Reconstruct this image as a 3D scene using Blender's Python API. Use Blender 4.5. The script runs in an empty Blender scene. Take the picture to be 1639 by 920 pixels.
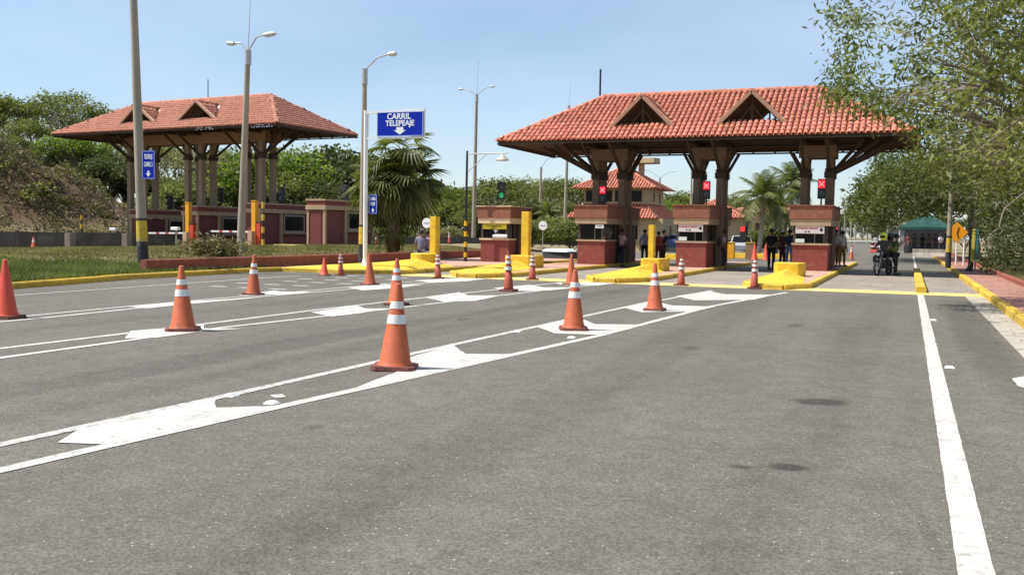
import bpy, math, random
import numpy as np
from mathutils import Vector, Matrix, Euler
R = math.radians
random.seed(7); rng = np.random.default_rng(7)
scene = bpy.context.scene; COL = scene.collection

# ------------------------------------------------------------------ camera
FPX, ROLL_S, CX, CY, VX, VY, CAMH = 1520., .016, 819.5, 460., 1455., 380.5, 1.5
roll = math.atan(ROLL_S)
def _der(px, py):
    x = px-CX; y = -(py-CY); c, s = math.cos(roll), math.sin(roll)
    return x*c-y*s, x*s+y*c
_vx, _vy = _der(VX, VY)
pitch = -math.atan(_vy/FPX)
def _fw(px, py):
    X, Y = _der(px, py); cp, sp = math.cos(pitch), math.sin(pitch)
    return X, FPX*cp-Y*sp, FPX*sp+Y*cp
_a = _fw(VX, VY); yaw = math.atan2(_a[0], _a[1])
def ray(px, py):
    x, f, u = _fw(px, py); c, s = math.cos(yaw), math.sin(yaw)
    return (x*c-f*s, x*s+f*c, u)
def G(px, py, z=0.):                      # point of the plane z seen at a pixel of the photograph
    r = ray(px, py); t = (z-CAMH)/r[2]; return (r[0]*t, r[1]*t)
def atY(px, py, Y):
    r = ray(px, py); t = Y/r[1]; return (r[0]*t, Y, CAMH+r[2]*t)
def atD(px, py, D):                       # point at camera distance D (along the view axis) on a pixel's ray
    r = ray(px, py); d = -r[0]*math.sin(yaw)+r[1]*math.cos(yaw); t = D/d
    return (r[0]*t, r[1]*t, CAMH+r[2]*t)
cam_d = bpy.data.cameras.new('camera'); cam = bpy.data.objects.new('camera', cam_d); COL.objects.link(cam)
cam_d.sensor_width = 36; cam_d.lens = 36*FPX/1639; cam_d.clip_end = 3000; cam_d.clip_start = .05
cam.matrix_world = (Matrix.Translation((0, 0, CAMH)) @ Matrix.Rotation(yaw, 4, 'Z')
                    @ Matrix.Rotation(R(90)+pitch, 4, 'X') @ Matrix.Rotation(roll, 4, 'Z'))
scene.camera = cam

# ------------------------------------------------------------------ light
sun_vec = Vector((-.56, -.27, 1.0)).normalized()      # towards the sun
sd = bpy.data.lights.new('sun', 'SUN'); so = bpy.data.objects.new('sun', sd); COL.objects.link(so)
sd.energy = 5.0; sd.angle = R(.55); sd.color = (1, .955, .88)
so.rotation_euler = sun_vec.to_track_quat('Z', 'Y').to_euler()
w = bpy.data.worlds.new('World'); scene.world = w; w.use_nodes = True
nt = w.node_tree; bg = nt.nodes['Background']; sky = nt.nodes.new('ShaderNodeTexSky')
sky.sky_type = 'NISHITA'; sky.sun_disc = False; sky.sun_elevation = math.asin(sun_vec.z)
sky.sun_rotation = math.atan2(sun_vec.x, sun_vec.y); sky.air_density = 1.0; sky.dust_density = .5; sky.ozone_density = 3.2
# thin high cloud veil mixed into the sky
tc = nt.nodes.new('ShaderNodeTexCoord'); mp = nt.nodes.new('ShaderNodeMapping'); mp.inputs['Scale'].default_value = (1.5, 1.5, 5)
nz = nt.nodes.new('ShaderNodeTexNoise'); nz.inputs['Scale'].default_value = 1.6; nz.inputs['Detail'].default_value = 5
cr = nt.nodes.new('ShaderNodeMapRange'); cr.inputs[1].default_value = .38; cr.inputs[2].default_value = .75
cr.inputs[3].default_value = .16; cr.inputs[4].default_value = .36
mx = nt.nodes.new('ShaderNodeMix'); mx.data_type = 'RGBA'
nt.links.new(tc.outputs['Generated'], mp.inputs[0]); nt.links.new(mp.outputs[0], nz.inputs['Vector'])
nt.links.new(nz.outputs[0], cr.inputs[0]); nt.links.new(cr.outputs[0], mx.inputs[0])
nt.links.new(sky.outputs[0], mx.inputs[6]); mx.inputs[7].default_value = (7.2, 8.2, 9.6, 1)
nt.links.new(mx.outputs[2], bg.inputs[0]); bg.inputs[1].default_value = .10
scene.view_settings.view_transform = 'Standard'; scene.view_settings.look = 'None'
scene.view_settings.exposure = .48; scene.view_settings.gamma = 1
scene.cycles.max_bounces = 5; scene.cycles.transparent_max_bounces = 6

# ------------------------------------------------------------------ materials
MATS = {}
def mat(name, col, rough=.7, var=.12, scale=4., bump=0., bscale=40., metal=0., emit=0., dirt=None, dscale=1.5, dthr=.55, objvar=0., spec=.5, stretch=None):
    if name in MATS: return MATS[name]
    m = bpy.data.materials.new(name); m.use_nodes = True; n = m.node_tree; N = n.nodes; L = n.links
    b = N['Principled BSDF']; b.inputs['Roughness'].default_value = rough; b.inputs['Metallic'].default_value = metal
    b.inputs['Specular IOR Level'].default_value = spec
    geo = N.new('ShaderNodeNewGeometry'); pos = geo.outputs['Position']
    if stretch:
        mpn = N.new('ShaderNodeMapping'); mpn.inputs['Scale'].default_value = stretch; L.new(pos, mpn.inputs[0]); pos = mpn.outputs[0]
    no = N.new('ShaderNodeTexNoise'); no.inputs['Scale'].default_value = scale; no.inputs['Detail'].default_value = 6
    no.inputs['Roughness'].default_value = .65; L.new(pos, no.inputs['Vector'])
    mr = N.new('ShaderNodeMapRange'); mr.inputs[1].default_value = .25; mr.inputs[2].default_value = .75
    mr.inputs[3].default_value = 1-var*1.6; mr.inputs[4].default_value = 1+var*1.6; L.new(no.outputs[0], mr.inputs[0])
    val = mr.outputs[0]
    if objvar:
        oi = N.new('ShaderNodeObjectInfo'); mo = N.new('ShaderNodeMapRange'); mo.inputs[3].default_value = 1-objvar; mo.inputs[4].default_value = 1+objvar*.6
        L.new(oi.outputs['Random'], mo.inputs[0]); mm = N.new('ShaderNodeMath'); mm.operation = 'MULTIPLY'
        L.new(val, mm.inputs[0]); L.new(mo.outputs[0], mm.inputs[1]); val = mm.outputs[0]
    vm = N.new('ShaderNodeVectorMath'); vm.operation = 'SCALE'; vm.inputs[0].default_value = col[:3]; L.new(val, vm.inputs['Scale'])
    out = vm.outputs[0]
    if dirt:
        d = N.new('ShaderNodeTexNoise'); d.inputs['Scale'].default_value = dscale; d.inputs['Detail'].default_value = 8; d.inputs['Roughness'].default_value = .7
        L.new(pos, d.inputs['Vector']); dr = N.new('ShaderNodeMapRange'); dr.inputs[1].default_value = dthr; dr.inputs[2].default_value = dthr+.14
        L.new(d.outputs[0], dr.inputs[0]); mi = N.new('ShaderNodeMix'); mi.data_type = 'RGBA'; L.new(dr.outputs[0], mi.inputs[0])
        L.new(out, mi.inputs[6]); mi.inputs[7].default_value = (*dirt, 1); out = mi.outputs[2]
    if name in ('yellow_paint', 'kerb_yellow', 'yellow_road_paint', 'white_paint'):
        mp2 = N.new('ShaderNodeMapping'); mp2.inputs['Scale'].default_value = (1, 1, 2.5); L.new(geo.outputs['Position'], mp2.inputs[0])
        d = N.new('ShaderNodeTexNoise'); d.inputs['Scale'].default_value = 3.3; d.inputs['Detail'].default_value = 10; d.inputs['Roughness'].default_value = .8; d.inputs['Distortion'].default_value = 1.2
        L.new(mp2.outputs[0], d.inputs['Vector']); dr = N.new('ShaderNodeMapRange'); dr.inputs[1].default_value = .51; dr.inputs[2].default_value = .66; dr.inputs[4].default_value = .62
        L.new(d.outputs[0], dr.inputs[0]); mi = N.new('ShaderNodeMix'); mi.data_type = 'RGBA'; L.new(dr.outputs[0], mi.inputs[0])
        L.new(out, mi.inputs[6]); mi.inputs[7].default_value = (.13, .11, .085, 1) if name != 'white_paint' else (.22, .20, .175, 1); out = mi.outputs[2]
    if 'tile' in name:
        d = N.new('ShaderNodeTexNoise'); d.inputs['Scale'].default_value = 1.1; d.inputs['Detail'].default_value = 9; d.inputs['Roughness'].default_value = .75; d.inputs['Distortion'].default_value = .6
        L.new(geo.outputs['Position'], d.inputs['Vector']); dr = N.new('ShaderNodeMapRange'); dr.inputs[1].default_value = .57; dr.inputs[2].default_value = .70; dr.inputs[4].default_value = .75
        L.new(d.outputs[0], dr.inputs[0]); mi = N.new('ShaderNodeMix'); mi.data_type = 'RGBA'; L.new(dr.outputs[0], mi.inputs[0])
        L.new(out, mi.inputs[6]); mi.inputs[7].default_value = (.20, .085, .055, 1); out = mi.outputs[2]
    L.new(out, b.inputs['Base Color'])
    if bump:
        bn = N.new('ShaderNodeTexNoise'); bn.inputs['Scale'].default_value = bscale; bn.inputs['Detail'].default_value = 4
        L.new(geo.outputs['Position'], bn.inputs['Vector']); bu = N.new('ShaderNodeBump'); bu.inputs['Strength'].default_value = bump; bu.inputs['Distance'].default_value = .02
        L.new(bn.outputs[0], bu.inputs['Height']); L.new(bu.outputs[0], b.inputs['Normal'])
    if emit:
        b.inputs['Emission Color'].default_value = (*col[:3], 1); b.inputs['Emission Strength'].default_value = emit
    MATS[name] = m; return m
def asphalt_mat(name, base, speck, markings=False):
    m = bpy.data.materials.new(name); m.use_nodes = True; n = m.node_tree; N = n.nodes; L = n.links; b = N['Principled BSDF']
    geo = N.new('ShaderNodeNewGeometry'); P = geo.outputs['Position']
    def noise(s, d=5, r=.6, vec=P):
        t = N.new('ShaderNodeTexNoise'); t.inputs['Scale'].default_value = s; t.inputs['Detail'].default_value = d; t.inputs['Roughness'].default_value = r; L.new(vec, t.inputs['Vector']); return t.outputs[0]
    def rangem(i, a, b_, c, d_):
        t = N.new('ShaderNodeMapRange'); t.inputs[1].default_value = a; t.inputs[2].default_value = b_; t.inputs[3].default_value = c; t.inputs[4].default_value = d_; L.new(i, t.inputs[0]); return t.outputs[0]
    def mul(a, c):
        t = N.new('ShaderNodeMath'); t.operation = 'MULTIPLY'; L.new(a, t.inputs[0]); L.new(c, t.inputs[1]); return t.outputs[0]
    mpn = N.new('ShaderNodeMapping'); mpn.inputs['Scale'].default_value = (1, .12, 1); L.new(P, mpn.inputs[0])
    big = rangem(noise(.35), .3, .7, .9, 1.1); streak = rangem(noise(1.3, 4, .6, mpn.outputs[0]), .3, .72, 1.1, .88)
    med = rangem(noise(11, 3), .3, .7, .92, 1.08)
    vo = N.new('ShaderNodeTexVoronoi'); vo.inputs['Scale'].default_value = 85; L.new(P, vo.inputs['Vector'])
    sep = N.new('ShaderNodeSeparateColor'); L.new(vo.outputs['Color'], sep.inputs[0])
    grain = rangem(sep.outputs[0], 0, 1, .66, 1.34)
    mot = rangem(noise(3.2, 6, .7), .32, .7, .84, 1.14)
    f = mul(mul(mul(big, streak), mul(med, grain)), mot)
    wob = noise(7, 4, .6)
    def stain(cx, cy, rx, ry, rz, k):
        nonlocal f
        mp_ = N.new('ShaderNodeMapping'); mp_.vector_type = 'TEXTURE'; mp_.inputs['Location'].default_value = (cx, cy, 0); mp_.inputs['Rotation'].default_value = (0, 0, rz); mp_.inputs['Scale'].default_value = (rx, ry, 10)
        L.new(P, mp_.inputs[0]); ln = N.new('ShaderNodeVectorMath'); ln.operation = 'LENGTH'; L.new(mp_.outputs[0], ln.inputs[0])
        ad = N.new('ShaderNodeMath'); ad.operation = 'MULTIPLY_ADD'; L.new(wob, ad.inputs[0]); ad.inputs[1].default_value = .9; L.new(ln.outputs['Value'], ad.inputs[2])
        f = mul(f, rangem(ad.outputs[0], 1.12, 1.55, k, 1))
    stain(-.69, 8.98, .25, .19, .4, .44); stain(-.67, 6.33, .125, .105, .4, .48); stain(-.96, 6.20, .075, .06, .2, .60); stain(-4.1, 6.0, .07, .1, 0, .7); stain(-2.6, 12.5, .1, .2, 0, .7); stain(-6.9, 14.5, .12, .3, 0, .65); stain(-1.7, 16.5, .14, .4, 0, .68)
    stain(-7.35, 9.5, .42, 7.5, 0, .76); stain(-7.05, 21, .4, 6.5, -.02, .74); stain(-2.9, 12, .45, 14, .02, .86); stain(-.6, 14, .40, 12, -.01, .88); stain(-6.4, 14, .35, 12, .0, .88); stain(1.0, 17, .35, 8, 0, .8); stain(-11.6, 16, .45, 9, 0, .88); stain(-1.9, 3.9, .05, .06, 0, .8); stain(.15, 5.2, .04, .5, .1, .8)
    vm = N.new('ShaderNodeVectorMath'); vm.operation = 'SCALE'; vm.inputs[0].default_value = base; L.new(f, vm.inputs['Scale'])
    v2 = N.new('ShaderNodeTexVoronoi'); v2.inputs['Scale'].default_value = 38; L.new(P, v2.inputs['Vector'])
    s2 = N.new('ShaderNodeSeparateColor'); L.new(v2.outputs['Color'], s2.inputs[0])
    fl = mul(rangem(s2.outputs[1], .94, .945, 0, 1), rangem(v2.outputs['Distance'], .12, .25, 1, 0))
    mi = N.new('ShaderNodeMix'); mi.data_type = 'RGBA'; L.new(fl, mi.inputs[0]); L.new(vm.outputs[0], mi.inputs[6]); mi.inputs[7].default_value = (*speck, 1)
    L.new(mi.outputs[2], b.inputs['Base Color']); b.inputs['Roughness'].default_value = .88; b.inputs['Specular IOR Level'].default_value = .3
    bu = N.new('ShaderNodeBump'); bu.inputs['Strength'].default_value = .55; bu.inputs['Distance'].default_value = .006; L.new(sep.outputs[0], bu.inputs['Height']); L.new(bu.outputs[0], b.inputs['Normal'])
    MATS[name] = m; return m
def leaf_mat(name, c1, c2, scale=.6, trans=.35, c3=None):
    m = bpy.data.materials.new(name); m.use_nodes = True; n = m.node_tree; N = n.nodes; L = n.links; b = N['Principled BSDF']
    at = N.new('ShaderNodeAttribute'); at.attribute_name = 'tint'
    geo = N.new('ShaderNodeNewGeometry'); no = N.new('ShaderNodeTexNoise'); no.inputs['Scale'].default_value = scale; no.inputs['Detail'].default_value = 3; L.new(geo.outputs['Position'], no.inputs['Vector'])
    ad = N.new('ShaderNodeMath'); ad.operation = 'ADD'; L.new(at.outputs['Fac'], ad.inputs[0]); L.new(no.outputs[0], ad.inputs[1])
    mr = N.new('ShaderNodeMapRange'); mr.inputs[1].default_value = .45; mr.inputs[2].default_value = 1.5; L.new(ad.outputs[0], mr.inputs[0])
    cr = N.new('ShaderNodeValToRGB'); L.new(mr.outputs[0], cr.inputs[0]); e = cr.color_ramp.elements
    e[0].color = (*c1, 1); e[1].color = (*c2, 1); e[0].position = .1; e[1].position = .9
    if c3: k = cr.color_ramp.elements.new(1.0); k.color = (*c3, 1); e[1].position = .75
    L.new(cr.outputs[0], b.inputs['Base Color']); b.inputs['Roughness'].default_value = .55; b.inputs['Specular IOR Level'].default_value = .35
    tr = N.new('ShaderNodeBsdfTranslucent'); ms = N.new('ShaderNodeMixShader'); ms.inputs[0].default_value = trans
    g = N.new('ShaderNodeVectorMath'); g.operation = 'MULTIPLY'; g.inputs[1].default_value = (1.3, 1.5, .6); L.new(cr.outputs[0], g.inputs[0]); L.new(g.outputs[0], tr.inputs[0])
    L.new(b.outputs[0], ms.inputs[1]); L.new(tr.outputs[0], ms.inputs[2]); L.new(ms.outputs[0], N['Material Output'].inputs[0])
    MATS[name] = m; return m
asphalt = asphalt_mat('asphalt', (.132, .1195, .0995), (.50, .47, .41))
conc = mat('lane_concrete', (.25, .215, .175), .9, .16, 1.2, .3, 30, dirt=(.2, .175, .15), dscale=1.1, dthr=.56, stretch=(1, .35, 1))
gutter = mat('gutter_concrete', (.36, .33, .28), .9, .2, 3, .3, 30, dirt=(.16, .14, .12), dscale=2.5, dthr=.54)
white_paint = mat('white_paint', (.50, .485, .44), .85, .10, 4, .3, 90, dirt=(.20, .185, .16), dscale=9, dthr=.56)
worn_white = mat('worn_white_paint', (.46, .445, .41), .85, .12, 9, .25, 90, dirt=(.17, .155, .14), dscale=13, dthr=.51)
yellow_road = mat('yellow_road_paint', (.66, .50, .16), .8, .1, 5, .1, 60, dirt=(.40, .34, .24), dscale=5, dthr=.56)
yellow = mat('yellow_paint', (.72, .46, .022), .65, .12, 3, .2, 30, dirt=(.33, .21, .05), dscale=2.6, dthr=.585)
kerb_yellow = mat('kerb_yellow', (.62, .40, .035), .75, .14, 6, .2, 30, dirt=(.22, .17, .11), dscale=4.5, dthr=.58, objvar=.22)
orange_yellow = mat('orange_yellow', (.80, .36, .015), .6, .08, 4)
brick_red = mat('brick_red_paint', (.23, .048, .034), .75, .15, 4, .15, 30, dirt=(.40, .19, .15), dscale=4.2, dthr=.60)
wall_red = mat('red_kerb_paint', (.26, .075, .045), .8, .18, 4, .25, 25, dirt=(.10, .06, .05), dscale=3, dthr=.6)
maroon = mat('maroon_panel', (.20, .055, .045), .8, .14, 4, .1, 30)
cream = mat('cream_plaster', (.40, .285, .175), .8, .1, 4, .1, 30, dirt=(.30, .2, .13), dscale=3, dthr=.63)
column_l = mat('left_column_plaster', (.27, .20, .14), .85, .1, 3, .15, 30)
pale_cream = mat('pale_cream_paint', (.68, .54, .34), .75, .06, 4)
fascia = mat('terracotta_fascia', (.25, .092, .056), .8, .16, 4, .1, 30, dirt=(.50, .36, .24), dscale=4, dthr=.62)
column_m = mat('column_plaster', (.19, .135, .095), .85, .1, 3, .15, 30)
wood = mat('dark_wood', (.050, .032, .022), .8, .2, 6, .1, 30, stretch=(1, 1, .3))
beam_m = mat('warm_wood', (.25, .145, .08), .8, .15, 5)
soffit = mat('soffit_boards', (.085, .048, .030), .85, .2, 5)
tile = mat('clay_tile', (.53, .180, .112), .85, .34, 4.2, .2, 40, dirt=(.74, .42, .31), dscale=5.5, dthr=.55, objvar=.22)
tile_old = mat('weathered_clay_tile', (.52, .220, .145), .88, .26, 3, .2, 40, dirt=(.24, .13, .09), dscale=3.5, dthr=.57, objvar=.2)
mortar = mat('ridge_mortar', (.62, .42, .32), .9, .2, 6, .2, 30)
dark_mortar = mat('dark_ridge', (.20, .11, .08), .9, .2, 6)
glass = mat('tinted_glass', (.008, .008, .009), .1, .1, 3, spec=.12)
black = mat('black_plastic', (.018, .018, .019), .55, .1, 8)
dark_int = mat('dark_interior', (.03, .026, .024), .9, .2, 5)
white_metal = mat('white_metal', (.80, .80, .78), .45, .05, 5)
grey_metal = mat('galvanised_metal', (.42, .42, .41), .5, .1, 8, metal=.3)
sign_blue = mat('sign_blue', (.003, .022, .36), .6, .05, 4, spec=.15)
sign_white = mat('sign_white', (.85, .86, .86), .5, .03, 5)
pole_conc = mat('pole_concrete', (.33, .285, .22), .9, .14, 2.5, .25, 25, dirt=(.25, .22, .18), dscale=2, dthr=.6, stretch=(1, 1, .25))
cone_o = mat('cone_orange', (.50, .108, .035), .6, .14, 7, dirt=(.26, .07, .04), dscale=7, dthr=.54, objvar=.2)
cone_red = mat('cone_red', (.62, .07, .028), .5, .08, 9, dirt=(.5, .06, .03), dscale=9, dthr=.6)
cone_dull = mat('cone_maroon', (.38, .07, .04), .6, .12, 9, dirt=(.14, .05, .04), dscale=9, dthr=.55)
cone_base = mat('cone_base_rubber', (.17, .05, .038), .75, .2, 12, dirt=(.05, .035, .03), dscale=10, dthr=.52)
reflect = mat('reflective_band', (.74, .73, .70), .4, .06, 14, dirt=(.42, .32, .28), dscale=12, dthr=.6)
bark = mat('bark', (.22, .17, .125), .9, .25, 6, .5, 25, stretch=(1, 1, .3))
pale_bark = mat('pale_bark', (.40, .35, .28), .9, .2, 6, .4, 25)
pave_red = mat('red_pavers', (.34, .165, .125), .85, .15, 3, .3, 30, dirt=(.30, .2, .15), dscale=2, dthr=.6)
pave_pink = mat('island_paving', (.45, .27, .2), .85, .15, 3, .3, 30, dirt=(.55, .45, .36), dscale=3, dthr=.58)

# ------------------------------------------------------------------ mesh helpers
class MB:
    def __init__(s): s.v = []; s.f = []; s.m = []
    def add(s, vs, fs, M=None, mi=0):
        o = len(s.v)
        for p in vs: s.v.append(tuple(M @ Vector(p)) if M else tuple(p))
        for f in fs: s.f.append(tuple(i+o for i in f)); s.m.append(mi)
        return s
    def box(s, c, d, rz=0, M=None, mi=0, taper=1.):
        x, y, z = d[0]/2, d[1]/2, d[2]/2; t = taper
        vs = [(-x, -y, -z), (x, -y, -z), (x, y, -z), (-x, y, -z), (-x*t, -y*t, z), (x*t, -y*t, z), (x*t, y*t, z), (-x*t, y*t, z)]
        fs = [(0, 3, 2, 1), (4, 5, 6, 7), (0, 1, 5, 4), (1, 2, 6, 5), (2, 3, 7, 6), (3, 0, 4, 7)]
        A = Matrix.Translation(c) @ Matrix.Rotation(rz, 4, 'Z')
        return s.add(vs, fs, (M @ A) if M else A, mi)
    def bb(s, x0, x1, y0, y1, z0, z1, mi=0): return s.box(((x0+x1)/2, (y0+y1)/2, (z0+z1)/2), (x1-x0, y1-y0, z1-z0), mi=mi)
    def bar(s, a, b, w_, h_, mi=0):
        a = Vector(a); b = Vector(b); d = b-a; L = d.length
        A = Matrix.Translation((a+b)/2) @ d.to_track_quat('Z', 'Y').to_matrix().to_4x4()
        return s.box((0, 0, 0), (w_, h_, L), M=A, mi=mi)
    def tube(s, pts, rad, n=10, cap=True, mi=0):
        pts = [Vector(p) for p in pts]; rad = rad if hasattr(rad, '__len__') else [rad]*len(pts)
        o = len(s.v); up = Vector((0, 0, 1)); ref = None
        for i, p in enumerate(pts):
            d = (pts[min(i+1, len(pts)-1)]-pts[max(i-1, 0)]).normalized()
            if ref is None: ref = d.orthogonal().normalized()
            ref = (ref-d*ref.dot(d)).normalized(); b_ = d.cross(ref)
            for k in range(n):
                a = 2*math.pi*k/n; s.v.append(tuple(p+(ref*math.cos(a)+b_*math.sin(a))*rad[i]))
        for i in range(len(pts)-1):
            for k in range(n):
                s.f.append((o+i*n+k, o+i*n+(k+1) % n, o+(i+1)*n+(k+1) % n, o+(i+1)*n+k)); s.m.append(mi)
        if cap:
            s.f.append(tuple(o+k for k in range(n))[::-1]); s.f.append(tuple(o+(len(pts)-1)*n+k for k in range(n))); s.m += [mi, mi]
        return s
    def lathe(s, prof, n=20, c=(0, 0, 0), M=None, cap=True, mi=0, sx=1, sy=1):
        o = len(s.v); T = Matrix.Translation(c); T = M @ T if M else T
        for r, z in prof:
            for k in range(n):
                a = 2*math.pi*k/n; s.v.append(tuple(T @ Vector((r*math.cos(a)*sx, r*math.sin(a)*sy, z))))
        for i in range(len(prof)-1):
            for k in range(n): s.f.append((o+i*n+k, o+i*n+(k+1) % n, o+(i+1)*n+(k+1) % n, o+(i+1)*n+k)); s.m.append(mi)
        if cap:
            s.f.append(tuple(o+k for k in range(n))[::-1]); s.f.append(tuple(o+(len(prof)-1)*n+k for k in range(n))); s.m += [mi, mi]
        return s
    def prism(s, poly, z0, z1, mi=0, inset=0.):
        A = sum(poly[i][0]*poly[(i+1) % len(poly)][1]-poly[(i+1) % len(poly)][0]*poly[i][1] for i in range(len(poly)))
        if A < 0: poly = poly[::-1]
        n = len(poly); cx = sum(p[0] for p in poly)/n; cy = sum(p[1] for p in poly)/n
        top = [(p[0]+(cx-p[0])*inset, p[1]+(cy-p[1])*inset, z1) for p in poly]
        return s.add([(p[0], p[1], z0) for p in poly]+top, [tuple(range(n))[::-1], tuple(range(n, 2*n))]+[(i, (i+1) % n, n+(i+1) % n, n+i) for i in range(n)], mi=mi)
    def mesh(s, name, mats, smooth=False):
        me = bpy.data.meshes.new(name); me.from_pydata(s.v, [], s.f)
        for m in (mats if isinstance(mats, (list, tuple)) else [mats]): me.materials.append(m)
        if isinstance(mats, (list, tuple)) and len(mats) > 1: me.polygons.foreach_set('material_index', s.m)
        if smooth: me.polygons.foreach_set('use_smooth', [True]*len(s.f))
        me.update(); return me
    def build(s, name, mats, parent=None, smooth=False, loc=None, bevel=0.):
        o = bpy.data.objects.new(name, s.mesh(name, mats, smooth)); COL.objects.link(o)
        if parent: o.parent = parent
        if loc: o.location = loc
        if bevel:
            b = o.modifiers.new('bevel', 'BEVEL'); b.width = bevel; b.segments = 2; b.limit_method = 'ANGLE'
        if smooth: shade(o)
        return o
def shade(o, ang=40):
    me = o.data
    if hasattr(me, 'set_sharp_from_angle'): me.set_sharp_from_angle(angle=R(ang))
def tag(o, label=None, cat=None, group=None, kind=None):
    if label: o['label'] = label
    if cat: o['category'] = cat
    if group: o['group'] = group
    if kind: o['kind'] = kind
    return o
def thing(name, label, cat, loc=(0, 0, 0), rz=0., group=None):
    o = bpy.data.objects.new(name, None); COL.objects.link(o); o.empty_display_size = .3
    o.location = loc; o.rotation_euler = (0, 0, rz); return tag(o, label, cat, group)
def struct(o): o['kind'] = 'structure'; return o
def stuff(o): o['kind'] = 'stuff'; return o
def kids(o): return [c for c in ALLKIDS(o)]
def ALLKIDS(o): return list(o.children)
def dup(o, parent=None, loc=None, rz=None, label=None, scale=None):
    c = o.copy(); COL.objects.link(c)
    if parent: c.parent = parent
    if loc is not None: c.location = loc
    if rz is not None: c.rotation_euler = (0, 0, rz)
    if scale is not None: c.scale = (scale,)*3 if not hasattr(scale, '__len__') else scale
    if label: c['label'] = label
    for ch in list(o.children): dup(ch, c)
    return c
def npmesh(name, V, F, mats, tint=None, smooth=False):
    V = np.asarray(V, np.float32).reshape(-1, 3); F = np.asarray(F, np.int32); k = F.shape[1]
    me = bpy.data.meshes.new(name); me.vertices.add(len(V)); me.vertices.foreach_set('co', V.ravel())
    me.loops.add(F.size); me.loops.foreach_set('vertex_index', F.ravel()); me.polygons.add(len(F))
    me.polygons.foreach_set('loop_start', np.arange(0, F.size, k, dtype=np.int32))
    if smooth: me.polygons.foreach_set('use_smooth', np.ones(len(F), bool))
    me.update(calc_edges=True); me.materials.append(mats)
    if tint is not None:
        a = me.attributes.new('tint', 'FLOAT', 'POINT'); a.data.foreach_set('value', np.asarray(tint, np.float32))
    return me
def link(name, me, parent=None, loc=None):
    o = bpy.data.objects.new(name, me); COL.objects.link(o)
    if parent: o.parent = parent
    if loc: o.location = loc
    return o
def text(name, s, size, m, parent, loc, rot=(R(90), 0, 0), sx=1., thick=.004, bold=0.):
    c = bpy.data.curves.new(name, 'FONT'); c.body = s; c.size = size; c.align_x = 'CENTER'; c.align_y = 'CENTER'; c.extrude = thick; c.offset = bold
    t = bpy.data.objects.new(name, c); COL.objects.link(t); bpy.context.view_layer.update()
    me = bpy.data.meshes.new_from_object(t.evaluated_get(bpy.context.evaluated_depsgraph_get())); bpy.data.objects.remove(t)
    me.materials.clear(); me.materials.append(m)
    o = link(name, me, parent, loc); o.rotation_euler = rot; o.scale = (sx, 1, 1); return o

# ------------------------------------------------------------------ terrain
def sst(a, b, x):
    t = min(1, max(0, (x-a)/(b-a))); return t*t*(3-2*t)
def kx(Y):                                 # where the left kerb runs
    pts = [(-20, -16.2), (0, -16.6), (10, -18.0), (15.7, -19.0), (20.2, -20.0), (26, -20.2), (400, -20.2)]
    for (a, xa), (b, xb) in zip(pts, pts[1:]):
        if Y <= b: return xa+(xb-xa)*max(0, (Y-a))/(b-a)
    return -20.2
HN = Vector((-.743, .669)); HT = Vector((.669, .743))
def hill(X, Y):
    a = X*HN.x+Y*HN.y; b = X*HT.x+Y*HT.y
    top = 7.4-4.6*sst(-5, 7.5, b)-2.8*sst(5, 17, b)
    top += .5*math.sin(b*1.1)+.3*math.sin(b*2.7+1)
    return top*sst(68.5+.6*math.sin(b*.9), 80+1.2*math.sin(b*.6), a)
def terr(X, Y):
    k = kx(Y)
    if X > k+.05:
        if X > 3.12: return .16+.5*sst(5, 25, X)
        return -.06
    z = .13+.40*sst(0, 6, k-X)-.048*max(0, -X-31)*(1 if X > -52 else 0)-(.048*21 if X <= -52 else 0)
    z = max(z, -.45)
    return z+hill(X, Y)
def GT(px, py):
    r = ray(px, py); prev = None
    for i in range(1, 4000):
        t = i*.05/math.hypot(r[0], r[1]); x, y, z = r[0]*t, r[1]*t, CAMH+r[2]*t
        if z <= terr(x, y): return (x, y, terr(x, y))
    return (x, y, 0)
ys = sorted(set(list(np.arange(-12, 110, 2.0))+[float(v) for v in (120, 140, 170, 220, 300, 420, 700, 1200)]))
dl = [-1300, -600, -300, -180, -140, -120, -110, -100]+list(np.arange(-94, -30, 1.5))+list(np.arange(-30, -6, 1.0))+[-5, -4, -3, -2, -1, -.5, -.2, .1]
dr = [3.1, 3.14, 4, 5, 7, 9, 12, 16, 20, 25, 40, 80, 200, 500, 1300]
V = []; nx = len(dl)+len(dr)
for Y in ys:
    for d in dl: X = kx(Y)+d; V.append((X, Y, terr(X, Y)))
    for X in dr: V.append((X, Y, terr(X, Y)))
F = [(j*nx+i, j*nx+i+1, (j+1)*nx+i+1, (j+1)*nx+i) for j in range(len(ys)-1) for i in range(nx-1)]
land_m = mat('dry_ground', (.23, .18, .10), .95, .25, .8, .4, 12, dirt=(.12, .125, .05), dscale=.5, dthr=.50)
# hillside soil mixed in by a second noise
ground = link('ground', npmesh('ground', V, F, land_m, smooth=True)); struct(ground)

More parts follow.
